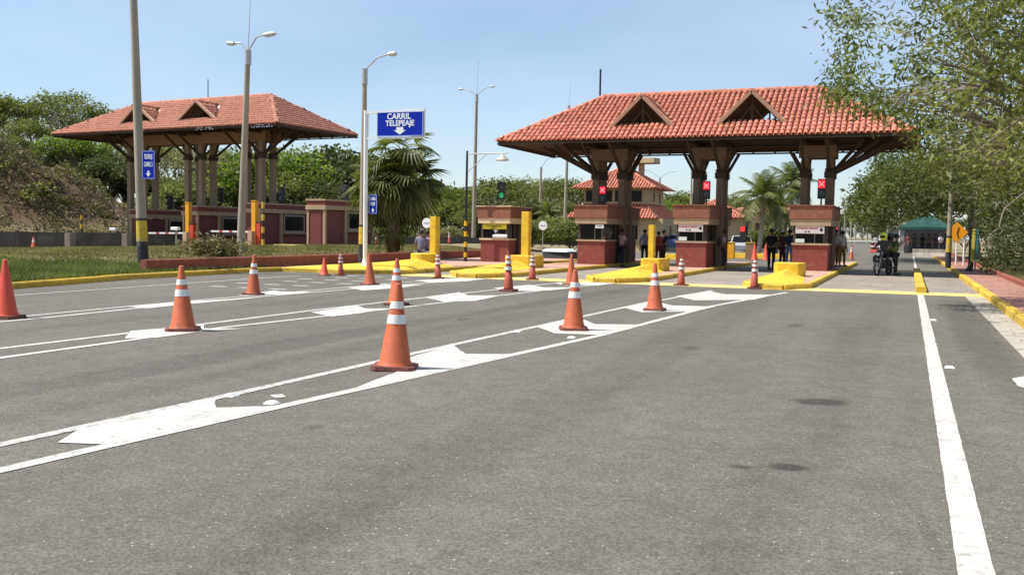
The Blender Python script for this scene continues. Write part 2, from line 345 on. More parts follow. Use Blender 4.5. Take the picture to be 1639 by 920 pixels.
# ------------------------------------------------------------------ roads
def flat(name, poly, z, m, th=0.):
    mb = MB(); n = len(poly); mb.add([(p[0], p[1], z) for p in poly], [tuple(range(n))]); return mb
def ccw(poly):
    A = sum(poly[i][0]*poly[(i+1) % len(poly)][1]-poly[(i+1) % len(poly)][0]*poly[i][1] for i in range(len(poly)))
    return poly if A > 0 else poly[::-1]
leftedge = [(kx(Y)+.02, Y) for Y in (-14, -5, 0, 5, 10, 15.7, 20.2, 26, 60, 400)]
struct(flat('road', ccw([(3.12, -14), (3.12, 400)]+leftedge[::-1]), 0., asphalt).build('road', asphalt))
struct(flat('slab', ccw([(1.84, 27.9), (1.84, 45.8), (-15.6, 45.8), (-15.6, 27.9)]), .004, conc).build('concrete_lane_slab', conc))
struct(flat('gutter', ccw([(1.40, -14), (1.84, -14), (1.84, 27.85), (1.40, 27.85)]), .005, gutter).build('gutter', gutter))
# slab joints: shallow dark strips
jt = MB()
for Y in (30.9, 34, 37, 40, 43): jt.add([(-15.3, Y, .0072), (1.8, Y, .0072), (1.8, Y+.025, .0072), (-15.3, Y+.025, .0072)], [(0, 1, 2, 3)])
struct(jt.build('slab_joint', mat('joint', (.10, .09, .08), .9)))
# cement-coloured tar patches / oil stains as very thin worn-in discs
stain = mat('oil_stain', (.062, .056, .052), .75, .25, 14, .4, 60)
sm = MB()
def blob(mb, c, rx, ry, z, rz=0, n=28, seed=0, jit=.14):
    r_ = random.Random(seed); ph = [r_.uniform(0, 6.28) for _ in range(3)]
    pts = []
    for k in range(n):
        a = 2*math.pi*k/n; q = 1+jit*(math.sin(2*a+ph[0])*.5+math.sin(3*a+ph[1])*.3+math.sin(7*a+ph[2])*.2)
        x, y = rx*math.cos(a)*q, ry*math.sin(a)*q
        pts.append((c[0]+x*math.cos(rz)-y*math.sin(rz), c[1]+x*math.sin(rz)+y*math.cos(rz), z))
    mb.add(pts, [tuple(range(n))])
# ------------------------------------------------------------------ clay tile roofs
def tile_template():
    v = []; n = 5
    for (vv, r, lift) in ((-.05, .098, .022), (.36, .084, .0)):
        for k in range(n+1):
            a = math.pi*k/n; v.append((-r*math.cos(a), vv, lift+r*.92*math.sin(a)))
    for k in range(n+1):                     # front lip thickness
        a = math.pi*k/n; v.append((-.078*math.cos(a), -.05, .022+.072*math.sin(a)))
    f = [(k, k+1, n+2+k, n+1+k) for k in range(n)]+[(2*n+2+k, 2*n+3+k, k+1, k) for k in range(n)]
    return np.array(v), f
TV, TF = tile_template()
barge = mat('barge_board_paint', (.36, .20, .13), .8, .12, 5, dirt=(.2, .11, .07), dscale=6, dthr=.58)
def tile_frame(O, U, Vv, u, v, r_):
    """matrix of one tile lying on the plane O + u U + v V"""
    U = Vector(U).normalized(); Vv = Vector(Vv).normalized(); N = U.cross(Vv).normalized()
    p = Vector(O)+U*(u+r_.uniform(-.008, .008))+Vv*(v+r_.uniform(-.015, .015))+N*(.008+r_.uniform(0, .005))
    a = r_.uniform(-.022, .022); U2 = (U*math.cos(a)+Vv*math.sin(a)); V2 = N.cross(U2)
    return Matrix(((U2.x, V2.x, N.x, p.x), (U2.y, V2.y, N.y, p.y), (U2.z, V2.z, N.z, p.z), (0, 0, 0, 1)))
def tiles_on(O, U, Vv, width, length, umin, umax, skip=None, seed=1, pu=.225, pv=.335):
    r_ = random.Random(seed); out = []
    nrow = int(length/pv+.55)
    for j in range(nrow):
        v = j*pv
        row = []
        for i in range(int(width/pu)+1):
            u = (i+.5)*pu
            if u < umin(v)+.03 or u > umax(v)-.03: continue
            M = tile_frame(O, U, Vv, u, v, r_)
            if skip and skip(M.translation): continue
            row.append(M)
        out.append(row)
    return out
def merged_tiles(name, Ms, m, parent):
    A = np.array([np.array(M) for M in Ms]); V = np.einsum('nij,kj->nki', A[:, :3, :3], TV)+A[:, None, :3, 3]
    n = len(TV); F = (np.array(TF)[None]+np.arange(len(Ms))[:, None, None]*n).reshape(-1, 4)
    o = link(name, npmesh(name, V.reshape(-1, 3), F, m), parent); return stuff(o)
tile_piece = None
def barrels(name, a, b, m, parent, rad=.13, step=.38):
    """a run of overlapping cap tiles from a up to b"""
    a = Vector(a); b = Vector(b); d = b-a; L = d.length; d.normalize(); side = d.cross(Vector((0, 0, 1))).normalized(); up = side.cross(d)
    mb = MB(); n = int(L/step)
    for i in range(n+1):
        r_ = random.Random(i*7+int(L*10)); p = a+d*(i*step); q = a+d*min(L, i*step+step*1.12); o = len(mb.v)
        for (c, rr, lf) in ((p, rad, .02), (q, rad*.86, 0)):
            for k in range(7):
                t = math.pi*k/6; mb.v.append(tuple(c+side*(-math.cos(t)*rr)+up*(math.sin(t)*rr*.9+lf-.02+r_.uniform(-.004, .004))))
        for k in range(6): mb.f.append((o+k, o+k+1, o+8+k, o+7+k)); mb.m.append(0)
        mb.f.append(tuple(o+k for k in range(7))[::-1]); mb.m.append(0)
    ob = mb.build(name, m, parent); return stuff(ob)
def hip_roof(root, x0, x1, y0, y1, ze, rise, dormers, tm, n_single, seed=3, back_dormers=True, dw=1.22, apdrop=.46):
    D = y1-y0; h = D/2; slope = rise/h; ym = (y0+y1)/2; W = x1-x0; Ls = math.hypot(h, rise); cs = h/Ls
    roof = thing('roof', None, None); roof.parent = root
    df = y0+1.03; zf = ze+slope*1.03; zap = ze+rise-apdrop; q = (zap-zf)/dw       # dormer face, its base and apex, slope of its roof
    def in_dormer(p, pad=0.):
        for c in dormers:
            for s in (1, -1):
                if s < 0 and not back_dormers: continue
                yy = p.y-y0 if s > 0 else y1-p.y
                if yy < 1.03-pad or yy > h: continue
                u = abs(p.x-c); zz = zap-u*q
                if u < dw+pad and yy < (zz-ze)/slope+pad: return True
        return False
    # deck: a sheet of small cells, left open under the dormers
    mb = MB(); nu = int(W/.3); nv = 14
    def deck(O, U, V_, w, inset):
        O = Vector(O); U = Vector(U); V_ = Vector(V_)
        for j in range(nv):
            for i in range(nu if w > D+.1 else 26):
                n_ = nu if w > D+.1 else 26
                va, vb = j/nv, (j+1)/nv
                def P(i_, v): return O+U*(inset*v+(w-2*inset*v)*i_/n_)+V_*v
                quad = [P(i, va), P(i+1, va), P(i+1, vb), P(i, vb)]
                c = sum(quad, Vector())/4
                if w > D+.1 and in_dormer(c): continue
                mb.add(quad, [(0, 1, 2, 3)])
    deck((x0, y0, ze), (1, 0, 0), (0, h, rise), W, h); deck((x1, y1, ze), (-1, 0, 0), (0, -h, rise), W, h)
    deck((x0, y1, ze), (0, -1, 0), (h, 0, rise), D, h); deck((x1, y0, ze), (0, 1, 0), (-h, 0, rise), D, h)
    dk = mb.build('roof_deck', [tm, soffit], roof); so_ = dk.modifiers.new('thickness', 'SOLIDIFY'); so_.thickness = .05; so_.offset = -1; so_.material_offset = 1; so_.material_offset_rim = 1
    # tiles
    vv = lambda v: v*cs
    front = tiles_on((x0, y0-.02, ze), (1, 0, 0), (0, h, rise), W, Ls, vv, lambda v: W-v*cs, in_dormer, seed)
    back = tiles_on((x1, y1+.02, ze), (-1, 0, 0), (0, -h, rise), W, Ls, vv, lambda v: W-v*cs, in_dormer, seed+1)
    lf = tiles_on((x0-.02, y1, ze), (0, -1, 0), (h, 0, rise), D, Ls, vv, lambda v: D-v*cs, None, seed+2)
    rt = tiles_on((x1+.02, y0, ze), (0, 1, 0), (-h, 0, rise), D, Ls, vv, lambda v: D-v*cs, None, seed+3)
    single = [M for row in front for M in row][:n_single]; rest = [M for row in front for M in row][n_single:]
    rest += [M for g in (back, lf, rt) for row in g for M in row]
    # dormers: a little gable roof each, open front
    for c in dormers:
        for s in (1, -1):
            if s < 0 and not back_dormers: continue
            def Y(d): return y0+d if s > 0 else y1-d
            yf = 1.03-.22; apb = (zap-ze)/slope
            dor = thing('dormer', None, None); dor.parent = roof
            for sd_ in (-1, 1):
                e = .16                       # overhang of the eaves at the side
                A = Vector((c+sd_*(dw+.10), Y(yf), zf-.1*q)); B = Vector((c, Y(yf), zap+.03)); C = Vector((c, Y(apb), zap+.03)); Dd = Vector((c+sd_*(dw+.10), Y(1.03), zf-.1*q+.0))
                m2 = MB(); up = Vector((0, 0, .05)); m2.add([A, B, C, Dd, A-up, B-up, C-up, Dd-up], [(0, 1, 2, 3), (4, 7, 6, 5), (0, 4, 5, 1), (1, 5, 6, 2), (2, 6, 7, 3), (3, 7, 4, 0)])
                m2.build('dormer_deck', soffit, dor)
                U = Vector((0, (1 if s > 0 else -1), 0)); Vd = Vector((-sd_*dw, 0, dw*q)).normalized(); Ld = math.hypot(dw+.1, (dw+.1)*q)
                # orient so that U x V points up
                O = Vector((c+sd_*(dw+.10), Y(yf), zf-.1*q+.05))
                if U.cross(Vd).z < 0: U2 = -U; flip = True
                else: U2 = U; flip = False
                wlen = apb-yf
                for j in range(int(Ld/.33)):
                    v = j*.335; frac = v/Ld; ymax = (zf-ze)/slope+(apb-1.03)*frac-yf
                    k = 0
                    while (k+.5)*.225 < ymax:
                        d = (k+.5)*.225; p = O+U*d
                        rest.append(tile_frame(p, U2, Vd, 0, v, random.Random(j*31+k+int(c*10)))); k += 1
                # barge board and mortar edge along the gable
                b2 = MB(); b2.bar((c+sd_*(dw+.16), Y(yf-.03), zf-.16*q+.02), (c, Y(yf-.03), zap+.07), .05, .13)
                b2.build('barge_board', barge, dor)
                b3 = MB(); b3.bar((c+sd_*(dw+.16), Y(yf+.02), zf-.16*q+.12), (c, Y(yf+.02), zap+.13), .11, .05); b3.build('gable_capping', mortar, dor)
                b4 = MB(); b4.bar((c+sd_*(dw+.10), Y(1.03), zf+.0), (c, Y(apb), zap+.08), .17, .09); b4.build('valley_mortar', mortar, dor)
            bar_ = barrels('ridge_caps', (c, Y(yf), zap+.09), (c, Y(apb), zap+.09), tm, dor, .11)
            bm = MB(); bm.bb(c-dw, c+dw, Y(1.1)-.04, Y(1.1)+.04, zf-.02, zf+.08); bm.bar((c, Y(1.1), zf), (c, Y(1.1), zap), .07, .07); bm.build('gable_frame', wood, dor)
            dg = MB(); dg.bar((c-.55, Y(1.12), zf), (c, Y(1.12), zap-.45), .05, .05); dg.bar((c+.55, Y(1.12), zf), (c, Y(1.12), zap-.45), .05, .05); dg.build('gable_brace', wood, dor)
    global tile_piece
    if n_single:
        mb = MB(); mb.add([tuple(v) for v in TV], TF); me = mb.mesh('roof_tile', tm)
        for M in single:
            o = link('roof_tile', me, roof); o.matrix_local = M
    merged_tiles('roof_tiles', rest, tm, roof)
    z = ze+rise+.03
    barrels('ridge_caps', (x0+h, ym, z), (x1-h, ym, z), tm, roof, .17)
    for (a, b) in (((x0, y0, ze+.04), (x0+h, ym, z)), ((x1, y0, ze+.04), (x1-h, ym, z)), ((x0, y1, ze+.04), (x0+h, ym, z)), ((x1, y1, ze+.04), (x1-h, ym, z))):
        barrels('hip_caps', a, b, tm, roof, .125)
    # timber under the roof
    for (a, b) in (((x0, y0+.03, ze-.10), (x1, y0+.03, ze-.10)), ((x0, y1-.03, ze-.10), (x1, y1-.03, ze-.10)), ((x0+.03, y0+.1, ze-.10), (x0+.03, y1-.1, ze-.10)), ((x1-.03, y0+.1, ze-.10), (x1-.03, y1-.1, ze-.10))):
        f = MB(); f.bar(a, b, .06, .14) if abs(a[0]-b[0]) < .1 else f.bar(a, b, .14, .06); f.build('fascia_board', wood, roof)
    n = int(W/.95)
    for i in range(1, n):
        x = x0+W*i/n; ins = min(h, x-x0, x1-x)
        if ins < .4: continue
        hz = ze+slope*ins
        if any(abs(x-c) < dw-.1 for c in dormers):
            for s in (1, -1):
                ya, yb = (y0+.1, y0+1.0) if s > 0 else (y1-.1, y1-1.0)
                r2 = MB(); r2.bar((x, ya, ze-.10+.1*slope), (x, yb, ze-.10+1.0*slope), .09, .13) ; r2.build('rafter', wood, roof)
            continue
        for s in (1, -1):
            ya, yb = (y0+.1, y0+ins) if s > 0 else (y1-.1, y1-ins)
            r2 = MB(); r2.bar((x, ya, ze-.12+.1*slope), (x, yb, hz-.12), .09, .13); r2.build('rafter', wood, roof)
    return roof
def canopy_frame(root, groups, colx, ys2, ze, rise, x0, x1, y0, y1, ztop, colbase, colw, beam_z, collar_z, cont_beam, bm_mat, col_mat):
    """columns in fours, collars, braces, beams"""
    ym = (y0+y1)/2
    for gi, g in enumerate(groups):
        for x in g:
            for y in ys2:
                c = MB(); zb = colbase[gi]
                c.box((x, y, (zb+beam_z)/2), (colw, colw, beam_z-zb)); c.build('column', col_mat, root, bevel=.015)
                k = MB(); k.box((x, y, collar_z), (colw+.11, colw+.11, .26)); k.box((x, y, collar_z+.2), (colw+.07, colw+.07, .08)); k.build('column_collar', wood, root)
        xa, xb = g[0]-colw/2-.1, g[1]+colw/2+.1
        for y in ys2:
            b = MB(); b.bb(xa, xb, y-.16, y+.16, beam_z, beam_z+.50); b.build('cross_beam', col_mat, root)
        for x in g:
            b = MB(); b.bb(x-.12, x+.12, y0+1.3, y1-1.3, beam_z+.503, beam_z+.70); b.build('tie_beam', wood, root)
        # braces to the eaves
        for s, y in ((-1, ys2[0]), (1, ys2[1])):
            for x in g:
                yo = y+s*min(2.3, abs((y0 if s < 0 else y1)-y)-.6)
                b = MB(); b.bar((x, y+s*colw*.4, collar_z+.1), (x, yo, ze+.05), .10, .13); b.build('brace', wood, root)
        for s, x in ((-1, g[0]), (1, g[1])):
            edge = gi == (0 if s < 0 else len(groups)-1)
            reach = [2.6, 1.9, 1.3] if edge else [.62]
            for y in ys2:
                for i_, rc in enumerate(reach):
                    b = MB(); b.bar((x+s*colw*.4, y+(.05*i_), collar_z+.1), (x+s*rc, y+(i_*.45 if edge else 0)*(1 if y > ym else -1), ze+.02 if edge else beam_z+.3), .09, .12); b.build('brace', wood, root)
    if cont_beam:
        for y in ys2:
            b = MB(); b.bb(groups[0][0]-.5, groups[-1][1]+.5, y-.2, y+.2, beam_z-.02, beam_z+.66); b.build('long_beam', bm_mat, root)
    else:
        for y in (y0+1.0, y1-1.0):
            b = MB(); b.bb(x0+1.0, x1-1.0, y-.08, y+.08, ze+.14, ze+.34); b.build('purlin', wood, root)
        for y in ys2:
            b = MB(); b.bb(x0+2, x1-2, y-.1, y+.1, beam_z+.705, beam_z+.92); b.build('long_beam', wood, root)

# right-hand plaza: the near one
RX0, RX1, RY0, RY1, RZ, RR = -16.75, .07, 38.3, 45.65, 5.40, 2.24
plaza = thing('toll_canopy', 'large near toll canopy with bright red tile roof, two gable dormers and dark columns', 'toll canopy', (0, 0, 0), 0)
hip_roof(plaza, RX0, RX1, RY0, RY1, RZ, RR, (-10.55, -6.03), tile, 300)
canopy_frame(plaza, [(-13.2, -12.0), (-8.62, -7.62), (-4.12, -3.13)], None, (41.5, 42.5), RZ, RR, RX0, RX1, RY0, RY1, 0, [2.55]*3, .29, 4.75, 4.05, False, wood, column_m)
m_ = MB(); m_.tube([(-13.3, 42.05, 7.6), (-13.3, 42.05, 8.95)], .045, 8); m_.build('mast', black, plaza)
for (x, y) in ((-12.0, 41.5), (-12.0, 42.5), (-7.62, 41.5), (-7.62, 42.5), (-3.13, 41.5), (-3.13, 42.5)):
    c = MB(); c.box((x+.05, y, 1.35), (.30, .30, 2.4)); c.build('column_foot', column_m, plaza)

# ------------------------------------------------------------------ toll booths
def booth(label, loc, w_, d_, h_, kind, sign, rz=0., group='toll booths under the near canopy'):
    t = thing('toll_booth', label, 'toll booth', loc, rz, group)
    zs = h_*.395; zg = h_*.695; zc = h_*.80
    x0, x1 = -w_/2, w_/2
    b = MB(); b.bb(x0, x1, 0, d_*.33, 0, zs); b.build('lower_wall', brick_red, t)
    b = MB(); b.bb(x0, x1, d_*.52, d_, 0, zs); b.build('lower_wall', brick_red if kind else maroon, t)
    b = MB(); b.bb(x0-.05, x1+.05, -.05, d_*.33+.02, zs, zs+.075); b.build('sill', pale_cream if kind == 1 else cream, t)
    for x in (x0+.06, x1-.06):
        for (ya_, yb_, za_) in ((.02, .13, zs+.075), (d_*.33-.11, d_*.33, .01), (d_*.52, d_*.52+.14, zs), (d_-.14, d_-.003, zs)):
            b = MB(); b.bb(x-.055, x+.055, ya_, yb_, za_, zg); b.build('corner_post', mat('post_brown', (.06, .04, .03), .7), t)
    g = MB(); g.bb(x0+.11, x1-.11, .06, .08, zs+.08, zg-.01); g.build('front_window', glass, t)
    fm = mat('aluminium_frame', (.22, .21, .20), .4, .05, 5, metal=.5)
    for xm in (x0+w_*.62, x1-.15): g = MB(); g.bb(xm-.014, xm+.014, .045, .058, zs+.08, zg-.01); g.build('window_mullion', fm, t)
    for s in (-1, 1):
        g = MB(); xs = s*(w_/2-.07); g.bb(xs-.01, xs+.01, .13, d_*.33-.11, zs+.08, zg-.01); g.build('side_window', glass, t)
        g = MB(); g.bb(xs-.012, xs+.012, d_*.33+.01, d_*.52-.01, .05, zg-.02); g.build('door', dark_int, t)
        xs = s*(w_/2-.05)
        for ya_, yb_ in ((d_*.52+.14, d_*.72), (d_*.9, d_-.14)):
            if yb_-ya_ > .05: g = MB(); g.bb(xs-.04, xs+.04, ya_, yb_, zs, zg); g.build('side_wall', column_m, t)
        g = MB(); g.bb(xs-.012, xs+.012, d_*.72+.003, d_*.9-.003, zs+.05, zg-.03); g.build('side_window', glass, t)
    g = MB(); g.bb(x0+.1, x1-.1, d_-.08, d_-.02, zs, zg); g.build('rear_wall', column_m, t)
    g = MB(); g.bb(x0+.16, x1-.16, .55, .6, .1, zg-.02); g.build('inner_partition', dark_int, t)
    hb = MB(); hb.bb(x0-.10, x1+.10, -.10, d_+.1, zg, zc); hb.build('header_band', pale_cream if kind == 1 else cream, t, bevel=.01)
    hb = MB(); hb.bb(x0-.14, x1+.14, -.14, d_+.14, zc+.002, h_); hb.build('roof_fascia', fascia, t, bevel=.012)
    hb = MB(); hb.bb(x0-.18, x1+.18, -.18, d_+.18, h_+.002, h_+.045); hb.build('roof_capping', pale_cream if kind == 1 else fascia, t)
    if sign == 'white':
        s = MB(); s.box((-.02, -.06, zg-.15), (w_*.82, .03, .30)); sb = s.build('notice_board', mat('notice_white', (.62, .56, .54), .6, .04, 5), t)
        red = mat('sign_red', (.42, .06, .06), .6)
        text('lettering', 'CATEGORIA ESPECIAL', .082, red, sb, (-.12, -.078, zg-.10), bold=.002)
        text('lettering', 'IE  IIE', .085, black, sb, (-.12, -.078, zg-.225), bold=.002)
        e = MB(); blob(e, (0, 0), .055, .075, 0, seed=3); o = e.build('emblem', black, sb, loc=(w_*.31, -.0785, zg-.15)); o.rotation_euler = (R(90), 0, 0)
        s = MB(); s.box((x0+.27, -.02, zs+.17), (.34, .02, .15)); s.build('small_notice', mat('pale_notice', (.62, .66, .60), .5, .05, 8), t)
    elif sign == 'small':
        s = MB(); s.box((x1-.22, -.06, zg-.10), (.36, .03, .15)); sb = s.build('notice_board', sign_white, t)
        text('lettering', 'TARIFA', .08, mat('sign_grey', (.2, .2, .2), .6), sb, (x1-.22, -.078, zg-.10))
    elif sign == 'yellow':
        s = MB(); s.box((0.02, -.06, zg-.12), (w_*.86, .03, .25)); sb = s.build('notice_board', mat('notice_yellow', (.42, .36, .01), .6, .1, 5), t)
        text('lettering', 'SOLO TELEPEAJE', .10, mat('olive_print', (.16, .14, .01), .6), sb, (0, -.078, zg-.11))
        s = MB(); s.lathe([(.012, 0), (.10, .14), (.12, .15)], 12, (.05, .0, zg-.42)); s.build('lamp', white_metal, t)
        s = MB(); s.tube([(x0+.62, -.05, zs+.17), (x1-.05, -.05, zs+.17)], .085, 12); s.build('paper_roll', white_metal, t)
    return t
ISZ = .15
b1 = booth('toll booth with pale header and yellow notice standing just outside the near canopy', (-16.95, 38.6, ISZ), 1.35, 2.3, 2.42, 1, 'yellow', group=None)
b2 = booth('booth with one small white notice, leftmost of the three under the near canopy', (-12.6, 39.0, ISZ), 1.22, 5.0, 2.48, 0, 'small')
b3 = booth('middle booth of the three under the near canopy, long white notice with red print', (-8.28, 39.0, ISZ), 1.24, 5.0, 2.52, 0, 'white')
b4 = booth('rightmost booth of the near canopy, with peeling fascia, next to the motorcycle lane', (-3.58, 39.0, ISZ), 1.32, 4.4, 2.52, 0, 'white')

# lane lights on booths
led_red = mat('led_red', (1., .03, .045), .4, emit=1.6); led_green = mat('led_green', (.02, .30, .10), .5, emit=.35)
def lane_light(label, loc, state, s=1., cat='lane light', group=None, post=.28):
    t = thing('lane_light', label, cat, loc, 0, group)
    b = MB(); b.tube([(0, 0, 0), (0, 0, post)], .035*s, 8); b.build('post', black, t)
    b = MB(); b.box((0, .02, post+.42*s), (.32*s, .16*s, .84*s)); b.build('housing', black, t, bevel=.015)
    for i, zz in enumerate((post+.62*s, post+.22*s)):
        lit = (state == 'red' and i == 0) or (state == 'green' and i == 1)
        v = MB(); v.tube([(0, -.06*s, zz), (0, -.14*s, zz+.01)], [.16*s, .17*s], 14, cap=False); v.build('visor', black, t) if state != 'red' else None
        if state == 'red' and i == 0:
            p = MB(); p.box((0, -.066*s, zz), (.27*s, .012, .34*s)); p.build('lit_panel', mat('led_red_field', (.85, .008, .02), .4, emit=1.1), t)
            x_ = MB()
            for a in (45, -45):
                A = Matrix.Translation((0, -.08*s, zz)) @ Matrix.Rotation(R(a), 4, 'Y'); x_.box((0, 0, 0), (.05*s, .012+a*.00002, .29*s), M=A)
            x_.build('lit_cross', mat('led_pink', (1., .16, .2), .4, emit=1.3), t)
        else:
            p = MB(); M = Matrix.Translation((0, -.064*s, zz)) @ Matrix.Rotation(R(90), 4, 'X'); p.lathe([(.13*s, 0), (.12*s, .01)], 16, M=M); p.build('lens', led_green if lit else mat('dark_lens', (.03, .04, .04), .25), t)
    return t
def topof(px, Y, z): x = atY(px, 300, Y)[0]; return (x, Y, z)
TZ = ISZ+2.52
lane_light('green lane light in black housing on the roof of the booth with yellow notice', (atY(803, 325, 40)[0], 40, ISZ+2.465), 'green', post=.30)
lane_light('red cross lane light beside the columns over the booth with the small white notice', (atY(965, 305, 40.4)[0], 40.4, ISZ+2.525), 'red', .9, group=None, post=.15)
lane_light('red cross lane light on the middle booth roof between its two columns', (atY(1131, 305, 40.4)[0], 40.4, ISZ+2.565), 'red', .9, post=.28)
lane_light('red cross lane light on the rightmost booth roof against the last column', (atY(1315, 305, 40.4)[0], 40.4, ISZ+2.565), 'red', .95, post=.30)

# ------------------------------------------------------------------ islands
def kerb_run(root, pts, w_=.16, h_=.15, seg=1.0, m=None, name='kerbstone', z=0.):
    m = m or kerb_yellow; L = 0
    for a, b in zip(pts, pts[1:]):
        a = Vector((*a, 0)); b = Vector((*b, 0)); d = b-a; n = max(1, round(d.length/seg)); ang = math.atan2(d.y, d.x)
        ln = d.length/n
        mb = MB(); mb.box((0, 0, h_/2), (ln-.012, w_, h_)); key = ('k', round(ln, 2), w_, h_, m.name)
        me = KM.get(key)
        if not me:
            # chamfered kerbstone profile
            mb = MB(); hw = w_/2; c = min(.03, w_*.2); prof = [(-hw, 0), (hw, 0), (hw, h_-c), (hw-c, h_), (-hw+c, h_), (-hw, h_-c)]
            vs = [(-ln/2+.006, y, zz) for y, zz in prof]+[(ln/2-.006, y, zz) for y, zz in prof]; k = len(prof)
            mb.add(vs, [tuple(range(k))[::-1], tuple(range(k, 2*k))]+[(i, (i+1) % k, k+(i+1) % k, k+i) for i in range(k)]); me = mb.mesh(name, m); KM[key] = me
        for i in range(n):
            p = a+d*((i+.5)/n); o = link(name, me, root, (p.x, p.y, z+random.uniform(-.004, .004))); o.rotation_euler = (random.uniform(-.006, .006), 0, ang+random.uniform(-.006, .006))
KM = {}
def island(label, xl, xr, ytip, yfull, yend, pillar, blockw, block_y, px_block=None, ramp=True, tipx=None):
    t = thing('toll_island', label, 'traffic island', (0, 0, 0), 0, 'toll islands between the lanes')
    cx = (xl+xr)/2; tipx = cx if tipx is None else tipx
    pts = [(xl, yend), (xl, yfull), (tipx-.32, ytip), (tipx+.32, ytip), (xr, yfull), (xr, yend)]
    kerb_run(t, pts)
    ins = .07; poly = [(xl+ins, yend), (xl+ins, yfull), (tipx-.3, ytip+ins), (tipx+.3, ytip+ins), (xr-ins, yfull), (xr-ins, yend)]
    b = MB(); b.prism(poly, 0.01, .142); b.build('paving', pave_pink, t)
    # yellow sloping nose rising to the impact block
    hb = .45; bw = blockw/2; bx = px_block if px_block is not None else cx; by = block_y
    N = MB(); z0 = .147; zr = .42
    lo = [(tipx-.36, ytip+.12), (xl+.12, yfull), (bx-bw*1.02, by+.02), (bx+bw*1.02, by+.02), (xr-.12, yfull), (tipx+.36, ytip+.12)]
    vs = [(x, y, z0) for x, y in lo]+[(bx, by-.0, zr), (bx*.5+tipx*.5, (by+ytip)/2+.2, .30), (tipx, ytip+.9, z0+.03)]
    N.add(vs, [(0, 8, 1), (1, 8, 7), (1, 7, 6, 2), (3, 6, 7, 4), (4, 7, 8), (4, 8, 5), (5, 8, 0), (2, 6, 3)])
    N.build('nose_ramp', yellow, t, bevel=.02)
    oc = [(bx-bw, by-.25), (bx-bw*.72, by-.42), (bx+bw*.72, by-.42), (bx+bw, by-.25), (bx+bw, by+.75), (bx-bw, by+.75)]
    B = MB(); B.prism(oc, .143, .143+hb, inset=.0); B.build('impact_block', yellow, t, bevel=.025)
    if pillar:
        px0, ph, pw = pillar
        P = MB(); P.box((px0, by+.45, (.145+ph)/2+.02), (pw, .30, ph-.105)); P.build('height_pillar', yellow, t, bevel=.015)
    return t
island('toll island with yellow nose and wide block but no pillar, next to the motorcycle lane', -4.42, -2.62, 27.35, 28.6, 55, None, .95, 33.2, px_block=-3.70)
island('toll island with yellow pillar and block in front of the middle canopy booth', -9.4, -7.4, 27.5, 28.9, 49, (-8.82, 1.78, .20), .85, 34.2, px_block=-8.62)
island('toll island with yellow pillar and block in front of the small-notice booth', -14.25, -12.0, 27.3, 28.9, 49, (-13.58, 2.22, .30), 1.2, 33.5, px_block=-13.55, tipx=-12.9)
# leftmost island joins the pavement
t = thing('toll_island', 'leftmost island, long yellow nose with round block and tall yellow pillar near the fan palm', 'traffic island', (0, 0, 0), 0, 'toll islands between the lanes')
kerb_run(t, [(-17.9, 27.1), (-17.3, 27.0), (-15.6, 28.4), (-15.4, 46)])
b = MB(); b.prism([(-20.1, 27.6), (-17.8, 27.2), (-15.68, 28.5), (-15.48, 46), (-20.35, 46)], .01, .142); b.build('paving', pave_pink, t)
N = MB(); z0 = .148
vs = [(-19.9, 27.35, z0), (-17.6, 27.15, z0), (-15.8, 28.5, z0), (-15.75, 32.2, z0), (-17.0, 32.2, z0), (-18.9, 30.2, z0+.02), (-16.75, 31.2, .45), (-17.3, 29.6, .34)]
N.add(vs, [(0, 1, 7), (1, 2, 7), (2, 3, 6, 7), (3, 4, 6), (4, 5, 7, 6), (5, 0, 7)]); N.build('nose_ramp', yellow, t, bevel=.02)
B = MB(); B.lathe([(.50, .143), (.50, .60), (.47, .63)], 24, (-16.75, 31.6, 0)); B.build('impact_block', yellow, t, smooth=True)
P = MB(); P.box((-16.62, 32.2, 1.08), (.26, .36, 1.86)); P.build('height_pillar', yellow, t, bevel=.015)

# lane divider kerb on the right lane
t = thing('lane_divider', 'low yellow divider kerb between motorcycle lane and right lane', 'kerb')
kerb_run(t, [(.36, 28.2), (.36, 45.6)], .26, .17, 1.2)
# right kerb and sidewalk
t = thing('kerb', 'long yellow kerb along the red pavement on the right', 'kerb')
kerb_run(t, [(1.93, 4), (1.92, 30), (1.86, 60), (1.8, 100)], .18, .16, 1.0)
sw = flat('s', [(2.0, 2), (3.0, 2), (3.12, 60), (3.2, 105), (1.86, 105), (1.94, 60)], .149, pave_red)
struct(sw.build('pavement', pave_red))
pj = MB()
for i in range(36):
    y = 10+i*1.5; pj.add([(2.02, y, .1515), (3.02, y, .1515), (3.02, y+.02, .1515), (2.02, y+.02, .1515)], [(0, 1, 2, 3)])
struct(pj.build('pavement_joints', mat('joint_red', (.16, .08, .06), .9)))
t = thing('edging', 'low weathered brick-red edging on the far side of the right pavement', 'edging')
kerb_run(t, [(3.1, 10), (3.16, 60), (3.24, 100)], .14, .24, 1.4, wall_red, 'edging_block', z=.06)
# left kerb
t = thing('kerb', 'curving yellow kerb along the grass verge on the left', 'kerb')
kerb_run(t, [(kx(y)+.02, y) for y in (-4, 4, 10, 13, 15.7, 18, 20.2, 23, 26)]+[(-19.9, 27.1), (-18.5, 27.25), (-17.9, 27.12)], .17, .15, 1.0)
